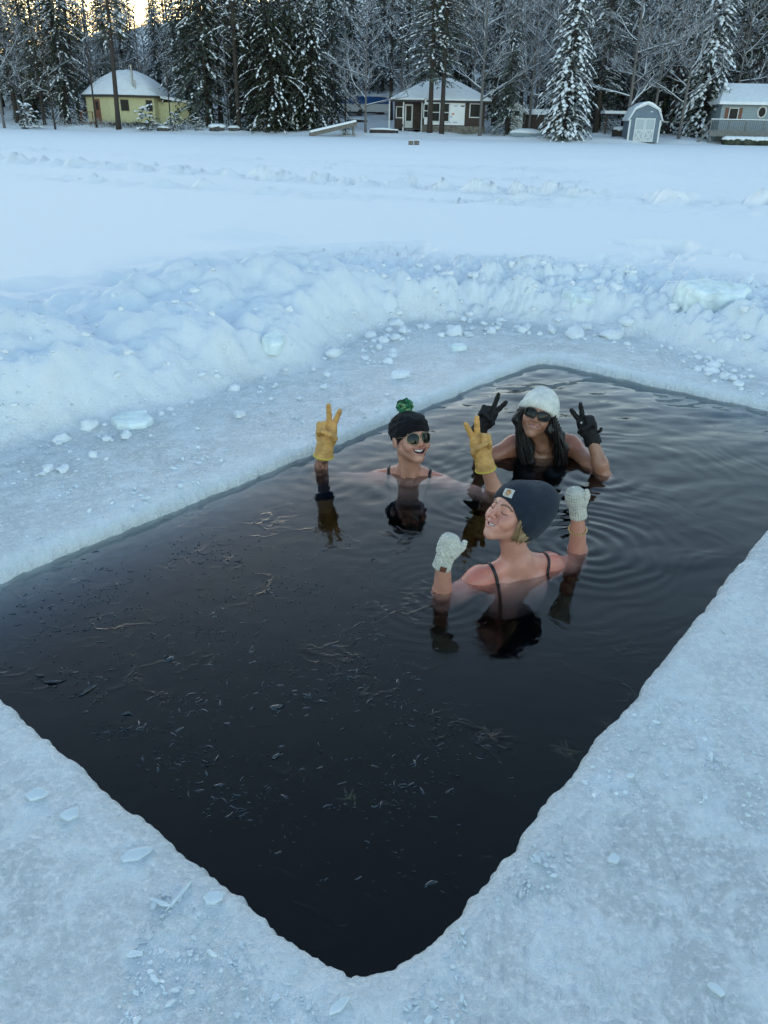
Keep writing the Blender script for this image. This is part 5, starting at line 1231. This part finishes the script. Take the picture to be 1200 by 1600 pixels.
w_ = p2.wrists[1]; g, Q, ax = work_glove(p2, 1, A(784, 612, 3.80) - A(753, 664, 3.82), toc(w_) + np.array((-.2, 0, -.3)), 1, .96, 'victory', M_BLACKGLOVE)
m = MB(); m.blob(Q(.010, .030, .060), .006, .005, .006, 1, .02, 8, 6); p2.child('logo', m, M_LOGO, True, g)

# ------------------------------------------------------------------ woman in front, eyes closed, navy beanie
W3B = frame(A(806, 884, 2.71), R(22), R(7)); W3B.o[2] = .004
W3H = frame(A(803, 805, 2.68), R(120), R(28), R(2))
SKIN3 = (.58, .278, .206)
wr = [A(693, 877, 2.50), A(903, 799, 2.84)]; el = [A0(690, 948, -.11), A0(902, 888, -.11)]
p3 = Person('woman with closed eyes in navy beanie and pale knitted mittens, her back turned', W3B, W3H, el, wr, SKIN3, 1.0, 1, 1.0, (.10, .055, .035), 1.04, .050)
f = beanie(p3, [('e', (0, -.016, .042), (.0945, .1180, .096), .02), ('e', (0, -.018, -.004), (.0985, .052, .056), .03), ('e', (0, -.060, .0), (.086, .075, .090), .04), ('e', (0, -.080, .068), (.076, .074, .074), .05), ('e', (0, -.098, .094), (.048, .046, .046), .06)], (0, .085, .040), (0, -.68, .73), r=.26)
hat3 = p3.sdf('beanie', f, M_NAVY, None, rib(p3, 60, .0005))
hf3 = f
pv = MB(); pc_, pn_ = hf3.project(p3.h(-.018, .100, .074), 0.0); pn_ = Vector(pn_); pu_ = Vector(p3.H.dr(1, .25, -.25)); pu_ = (pu_ - pn_ * pu_.dot(pn_)).normalized(); pw_ = pu_.cross(pn_); pw_ = pw_ if pw_.z > 0 else -pw_
def hp(u_, w_, d): return Vector(hf3.project(pc_ + pu_ * u_ + pw_ * w_, 0.0)[0]) + pn_ * d
v = [hp(-.021 + .042 * i / 4, -.018 + .036 * j / 4, .003) for j in range(5) for i in range(5)] + [hp(-.021 + .042 * i / 4, -.018 + .036 * j / 4, -.006) for j in range(5) for i in range(5)]
fq = [(j * 5 + i, j * 5 + i + 1, j * 5 + i + 6, j * 5 + i + 5) for j in range(4) for i in range(4)]; fq += [(25 + a, 25 + d, 25 + c, 25 + b) for a, b, c, d in fq]
bd_ = [0, 1, 2, 3, 4, 9, 14, 19, 24, 23, 22, 21, 20, 15, 10, 5]; fq += [(bd_[i], bd_[(i + 1) % 16], bd_[(i + 1) % 16] + 25, bd_[i] + 25) for i in range(16)]
pv.add(v, fq)
def sw(a0, a1, r0, r1, n=14): return [hp(r * math.cos(a), .002 + r * math.sin(a) * .95, .0036) for a, r in zip(np.linspace(a0, a1, n), np.linspace(r0, r1, n))]
pv.tube(sw(R(50), R(330), .0095, .0095), .0024, 5, 1); pv.tube(sw(R(10), R(200), .0040, .005, 8), .0020, 5, 1); pv.tube([hp(.0095, -.004, .0036), hp(.004, .0, .0036), hp(.007, .0085, .0036)], .0019, 5, 1)
pv.tube([hp(-.010, -.0125, .0034), hp(.010, -.0125, .0034)], .0011, 4, 1)
p3.child('label_patch', pv, [M_PATCH, M_ORANGE], False, hat3)
p3.suit(lambda L, V: ((L[:, 2] < -.10 - .11 * (L[:, 1] < .02)) & (np.abs(L[:, 0]) < .150) & (L[:, 2] > -.60)))
for x in (-1, 1):
    p3.strap([p3.B(.085 * x, .09, -.13), p3.B(.098 * x, .09, -.06), p3.B(.112 * x, .06, -.01), p3.B(.120 * x, .02, .04), p3.B(.122 * x, -.02, .045), p3.B(.118 * x, -.06, .02), p3.B(.110 * x, -.085, -.05), p3.B(.10 * x, -.09, -.13), p3.B(.085 * x, -.09, -.22)], .013, M_SUIT)
hf = Field(p3.h(0, -.04, -.05) - .13, p3.h(0, -.04, -.05) + .13, .003)
for x in (-1, 1): hf.ell(p3.h(.062 * x, -.020, -.035), (.020, .036, .046), p3.H.M, .02)
hf.ell(p3.h(0, -.085, -.055), (.055, .022, .035), p3.H.M, .03); p3.sdf('hair', hf, M_HAIRY, None, lambda V: .0018 * np.sin(220 * p3.H.loc(V)[:, 1] + 40 * p3.H.loc(V)[:, 2]))
for x, cnt in ((-1, 30), (1, 14)):
    ws = MB(); rp = random.Random(2 + x)
    for i in range(cnt):
        u0 = rp.random(); s0 = (.072 * x, .034 - .035 * u0, .025); e0 = (.064 * x + .006 * rp.uniform(-1, 1), .020 - .06 * u0, -.070 - .02 * rp.random())
        ws.tube([p3.h(*(np.array(s0) * (1 - t) + np.array(e0) * t + np.array((.008 * x * math.sin(PI * t), .012 * math.sin(PI * t), 0)))) for t in np.linspace(0, 1, 8)], .0014, 4)
    p3.child('hair_strands', ws, M_HAIRY)
def mitten(P, i, fing, palm, side, size):
    f, Q, (t, n, u) = hand_field(P.wrists[i], fing, palm, side, size, 'mitten'); M = np.array([t, n, u]).T; w0 = np.array(P.wrists[i])
    def disp(V):
        L = (V - w0) @ M / size; an = np.arctan2(L[:, 0], L[:, 1]); cuff = 1 - sstep(.010, .018, L[:, 2]); back = sstep(0, .012, -L[:, 1])
        cable = .0030 * np.sin(an * 10 + 2.2 * np.sin(L[:, 2] * 190)) * back + .0012 * np.sin(L[:, 2] * 420) * (1 - back) + .0012 * np.sin(an * 26) * (1 - back)
        return cuff * .0022 * np.cos(an * 20) + (1 - cuff) * cable
    g = P.sdf('mitten', f, M_GREYKNIT, None, disp)
    b = MB(); 
    for a, c in ((.020, .055), (-.018, .042), (.004, .085), (.026, .088), (-.024, .080), (.0, .112), (.022, .030)): b.blob(Q(a, -.027 + .018 * (abs(a) / .03) ** 2 + (.012 if c > .1 else 0), c), .0068, .0068, .0068, 3, .05, 8, 6)
    P.child('bobbles', b, M_GREYKNIT, True, g); return g, Q
w_ = p3.wrists[0]; g, Q = mitten(p3, 0, A(711, 826, 2.50) - A(693, 877, 2.50), -toc(w_) + np.array((.25, 0, .2)), -1, .86)
m = MB(); tq = [Q(.006, -.0405, -.030), Q(.030, -.0300, -.030), Q(.030, -.0300, -.006), Q(.006, -.0405, -.006)]; tq2 = [Q(.006, -.0435, -.030), Q(.031, -.0330, -.030), Q(.031, -.0330, -.006), Q(.006, -.0435, -.006)]
m.add(tq + tq2, [(3, 2, 1, 0), (4, 5, 6, 7), (0, 1, 5, 4), (1, 2, 6, 5), (2, 3, 7, 6), (3, 0, 4, 7)]); p3.child('leather_tag', m, M_TAN, False, g)
w_ = p3.wrists[1]; g, Q = mitten(p3, 1, A(898, 752, 2.84) - A(903, 799, 2.84), toc(w_) + np.array((-.2, 0, -.2)), 1, .86)
b = MB(); e, w_ = p3.elbows[1], p3.wrists[1]; ax = Vector(w_ - e).normalized(); cc = Vector(e).lerp(Vector(w_), .70); u_ = ax.cross(Vector((0, 1, 0))).normalized(); v_ = ax.cross(u_)
for i in range(22): a = 2 * PI * i / 22; b.blob(cc + (u_ * math.cos(a) + v_ * math.sin(a)) * .036 + ax * (.004 * math.cos(a)), .0046, .0046, .0046, 1, .02, 7, 5)
p3.child('bead_bracelet', b, M_BEAD)
# ================================================================== loose ice, snow lumps, floating bits
def ice_material(name, col, rough, sss, alpha=None):
    m = simple(name, col, rough, .22, 9, 0, .35, 24, .5); p = m.node_tree.nodes['Principled BSDF']
    p.inputs['Subsurface Weight'].default_value = sss; p.inputs['Subsurface Radius'].default_value = (.05, .07, .08); p.inputs['Subsurface Scale'].default_value = 1
    return m
M_BLOCK = ice_material('pale_green_ice', (.74, .82, .83), .5, .15)
M_FLAKE = ice_material('clear_ice_flake', (.66, .74, .79), .12, .2)
M_SKIM = ice_material('skim_ice', (.020, .032, .044), .12, 0)
M_LUMP = simple('loose_snow', (.83, .86, .89), .8, .05, 8, 0, .4, 40)
M_WEED = simple('brown_water_weed', (.14, .085, .045), .7, .4, 40); M_WEEDG = simple('green_water_weed', (.09, .10, .045), .7, .4, 40)
def slab(mb, c, sx, sy, sz, rz, tilt, seed, n=9):
    """an irregular broken slab with worn edges"""
    r = random.Random(seed); ang = sorted(2 * PI * (i + r.uniform(-.35, .35)) / n for i in range(n)); rad = [r.uniform(.75, 1.1) for _ in range(n)]
    M = Matrix.Translation(c) @ Matrix.Rotation(rz, 4, 'Z') @ Matrix.Rotation(tilt, 4, 'X'); v = []
    for k, (zz, s) in enumerate(((-.5, .9), (-.42, 1), (.36, .98), (.5, .86), (.5, .45))):
        for a, q in zip(ang, rad): v.append(M @ Vector((sx * .5 * q * s * math.cos(a), sy * .5 * q * s * math.sin(a), sz * (zz + r.uniform(-.06, .06)))))
    f = [(j * n + i, j * n + (i + 1) % n, (j + 1) * n + (i + 1) % n, (j + 1) * n + i) for j in range(4) for i in range(n)] + [tuple(range(n - 1, -1, -1)), tuple(4 * n + i for i in range(n))]
    mb.add(v, f)
def on_snow(px, py):                  # the first point of the snow that the line of sight meets
    d = ray(px, py); k = 1 / max(1e-6, -d.z); t = np.concatenate([np.linspace(.5, 1.0, 900)]) * CAM_H * k
    z = CAM_H + d.z * t; g = ground_h(d.x * t, d.y * t)[0]; hit = np.argmax(z <= g) if (z <= g).any() else len(t) - 1
    p = Vector((d.x * t[hit], d.y * t[hit], 0)); p.z = float(g[hit]); return p
for px, py, sx, sy, sz, rz, tl, sink, lb in (
    (1112, 468, .62, .42, .22, .2, .22, .11, 'large pale green block of cut ice lying on the far snow bank'),
    (905, 466, .36, .28, .14, .5, .25, .09, 'faint bluish cut ice block half sunk in the far bank, left of the green block'),
    (426, 541, .20, .15, .10, .8, .35, .04, 'small squared ice slab lying on the face of the left snow bank'),
    (208, 664, .26, .18, .10, .3, .2, .05, 'translucent ice slab at the foot of the left snow bank'),
    (716, 547, .16, .09, .05, .4, .1, .01, 'small ice lump lying alone on the ice behind the far pool corner'),
    (624, 588, .15, .09, .04, .2, .05, .01, 'flat ice lump on the ice strip left of the far pool corner')):
    p = on_snow(px, py); m = MB(); slab(m, (0, 0, sz / 2 - sink), sx, sy, sz, rz, tl, int(px), 11)
    tag(m.build('ice_block', M_BLOCK if 'green' in lb or 'translucent' in lb or 'bluish' in lb or 'small' in lb else M_LUMP, None, False, p), lb, 'ice block', 'blocks of cut ice')
for px, py, L, W, rz, lb in (
    (214, 1338, .075, .035, .6, 'clear ice flake standing near the left pool edge'), (58, 1245, .055, .04, .3, 'thin round ice flake on the ice by the left frame edge'), (111, 1275, .05, .04, .9, 'pale flat ice flake left of the pool edge'),
    (252, 1414, .07, .010, -.3, 'thin needle of ice lying below the left pool edge'), (283, 1400, .10, .007, 1.1, 'long slanting ice needle near the lower left pool edge'), (333, 1405, .055, .03, .4, 'small ice flake left of the near pool corner'),
    (530, 1575, .055, .020, .8, 'pale splinter of ice at the bottom below the pool corner'), (959, 1345, .035, .028, .3, 'clear chip of ice on the right hand ice'), (1118, 1548, .04, .02, -.8, 'pale chip of ice at the lower right'), (985, 1215, .03, .012, .2, 'little sliver of ice close to the right pool edge')):
    p = on_snow(px, py); m = MB(); slab(m, (0, 0, .006), L, W, .010, rz, .18, int(px + py), 7); tag(m.build('ice_flake', M_FLAKE, None, False, p), lb, 'ice flake', 'loose flakes on the near ice')

# crumbs of snow at the foot of the bank and all over the far bank
rl = random.Random(21); cr = MB(); ft = [Vector(p + (0,)) for p in FOOT]
spots = []
for i in range(80):
    k = rl.randrange(len(ft) - 1); p = ft[k].lerp(ft[k + 1], rl.random()); o = Vector((rl.gauss(0, .16), rl.gauss(-.02, .16), 0)); r = min(.045, .006 + rl.expovariate(1 / .008)); spots.append((p.x + o.x, p.y + o.y, r))
for i in range(420):
    px = rl.uniform(560, 1230); py = rl.uniform(425, 520 + .10 * max(0, px - 800)); p = at(px, py, .3); spots.append((p.x, p.y, min(.075, .008 + rl.expovariate(1 / .013))))
for i in range(160):
    p = at(rl.uniform(0, 560), rl.uniform(440, 690), .4); spots.append((p.x, p.y, min(.05, .006 + rl.expovariate(1 / .009))))
qx = np.array([q[0] for q in spots]); qy = np.array([q[1] for q in spots]); dd_ = np.where(inside(qx, qy, SHELF), -seg_dist(qx, qy, FOOT), 0); hz = ground_h(qx, qy)[0]
for (x, y, r), z, d_ in zip(spots, hz, dd_):
    if d_ < -.45: continue
    cr.blob((x, y, float(z) + r * .25), r * rl.uniform(.8, 1.4), r * rl.uniform(.8, 1.3), r * rl.uniform(.6, .95), rl.randrange(9999), .34, 9, 7)
tag(cr.build('snow_crumbs', M_LUMP, None, True), 'loose lumps of snow strewn over and below the snow bank', kind='stuff')
# glinting crumbs of ice on the near ice and the shelf
cr = MB(); spots = []
while len(spots) < 1700:
    t = rl.random()
    if t < .72: px, py = rl.uniform(-20, 1220), 830 + 770 * rl.random() ** .8
    else: px = rl.uniform(0, 1200); py = rl.uniform(540, 860)
    p = at(px, py, ZI)
    if inside(np.array([p.x]), np.array([p.y]), [tuple(PC + (np.array(q) - PC) * 1.04) for q in POOL])[0]: continue
    if vnoise(np.array([p.x * 3]), np.array([p.y * 3]), None, 77)[0] < .42: continue
    spots.append((p.x, p.y, (.0016 + rl.expovariate(1 / .0018)) * (1 if t < .72 else 1.8)))
hz = ground_h(np.array([q[0] for q in spots]), np.array([q[1] for q in spots]))[0]
for (x, y, r), z in zip(spots, hz):
    r = min(r, .016); slab(cr, (x, y, float(z) + r * .3), r * rl.uniform(1.4, 3.2), r * rl.uniform(1, 2), r * rl.uniform(.6, 1.1), rl.uniform(0, 6.28), rl.uniform(-.5, .5), rl.randrange(99999), 5)
tag(cr.build('ice_crumbs', M_FLAKE, None, False), 'fine glinting crumbs of ice scattered over the ice', kind='stuff')
# slivers of skim ice afloat on the near left of the water
sk = MB(); n_ = 0; tries = 0
def sliver(mb, x, y, L, W, H, rz, seed):
    r = random.Random(seed); n = 6; c, s_ = math.cos(rz), math.sin(rz); v = []; bend = r.uniform(-.25, .25) * L
    for zz, k in ((-.35 * H, 1.0), (.5 * H, .86), (H, .45)):
        for i in range(n):
            a = 2 * PI * i / n; q = r.uniform(.6, 1.25); u = L / 2 * k * q * math.cos(a); w = W / 2 * k * q * math.sin(a) + bend * ((2 * u / L) ** 2 - .3); v.append((x + c * u - s_ * w, y + s_ * u + c * w, zz + .0005))
    mb.add(v, [(j * n + i, j * n + (i + 1) % n, (j + 1) * n + (i + 1) % n, (j + 1) * n + i) for j in range(2) for i in range(n)] + [tuple(2 * n + i for i in range(n))])
CL = [(165, 920, 55, 45), (330, 865, 70, 25), (250, 990, 90, 50), (345, 990, 60, 40), (420, 1035, 90, 35), (310, 1105, 60, 25), (470, 1080, 90, 40), (190, 1140, 60, 15), (640, 1110, 60, 50), (540, 1060, 50, 30), (700, 1170, 80, 50), (280, 1180, 70, 30), (90, 960, 90, 50), (560, 1000, 70, 40), (120, 1060, 80, 40), (380, 1250, 80, 40), (620, 1240, 60, 40), (430, 930, 80, 40)]
while n_ < 1900:
    if rl.random() < .72: c = rl.choice(CL); px, py = rl.gauss(c[0], c[2] * .6), rl.gauss(c[1], c[3] * .6)
    else: px, py = rl.uniform(0, 720), rl.uniform(850, 1400)
    p = at(px, py)
    if not inside(np.array([p.x]), np.array([p.y]), [tuple(PC + (np.array(q) - PC) * .96) for q in POOL])[0]: continue
    if abs(px - 720) < 110 and py < 1010: continue
    big = rl.random(); L = rl.uniform(.004, .012) if big < .82 else rl.uniform(.012, .036); W = L * rl.uniform(.10, .28); sliver(sk, p.x, p.y, L, W, rl.uniform(.0012, .0032), rl.gauss(.15, .5) if rl.random() < .75 else rl.uniform(0, 3.1), rl.randrange(99999)); n_ += 1
tag(sk.build('skim_ice', M_SKIM, None, True), 'slivers of thin skim ice floating on the near left water', kind='stuff')
for px, py, L, W, rz, lb in ((265, 1030, .045, .018, .9, 'broad pale ice sliver floating in the middle of the near left water'), (136, 1080, .085, .010, 1.0, 'long upright stick of ice floating left'), (84, 1066, .07, .009, .15, 'long flat stick of ice floating near the left edge'), (62, 1056, .035, .008, 0, 'short ice stick floating by the left edge'), (200, 1116, .035, .008, 0, 'short flat ice stick floating below the long ones'), (432, 1182, .035, .012, .8, 'small leaf like ice sliver floating lower in the water'), (432, 1180 - 75, .05, .02, .2, 'curled ice sliver floating mid water')):
    p = at(px, py); m = MB(); sliver(m, 0, 0, L, W, .005, rz, int(px)); tag(m.build('ice_sliver', M_SKIM, None, True, (p.x, p.y, .0015)), lb, 'ice sliver', 'larger slivers of floating ice')
for px, py, mt, sd, lb in ((766, 1148, M_WEED, 1, 'brown tuft of water weed drifting left of the right pool edge'), (882, 1172, M_WEEDG, 2, 'olive sprig of water weed drifting near the right pool edge'), (546, 1246, M_WEEDG, 3, 'faint green weed drifting low in the middle of the water'), (945, 1132, M_WEED, 4, 'thin brown weed stalk close to the right pool edge')):
    p = at(px, py, -.02); m = MB(); r = random.Random(sd)
    for i in range(11):
        a = r.uniform(0, 6.28); L = r.uniform(.012, .055); q = [Vector((r.gauss(0, .010), r.gauss(0, .010), r.uniform(-.008, .004)))]; d = Vector((math.cos(a), math.sin(a), r.uniform(-.2, .1)))
        for k in range(4): d = (d + Vector((r.uniform(-.5, .5), r.uniform(-.5, .5), r.uniform(-.1, .1)))).normalized(); q.append(q[-1] + d * L / 4)
        m.tube(q, [.0012, .0012, .001, .0008, .0004], 4, 0, False)
    tag(m.build('water_weed', mt, None, True, p), lb, 'water weed')
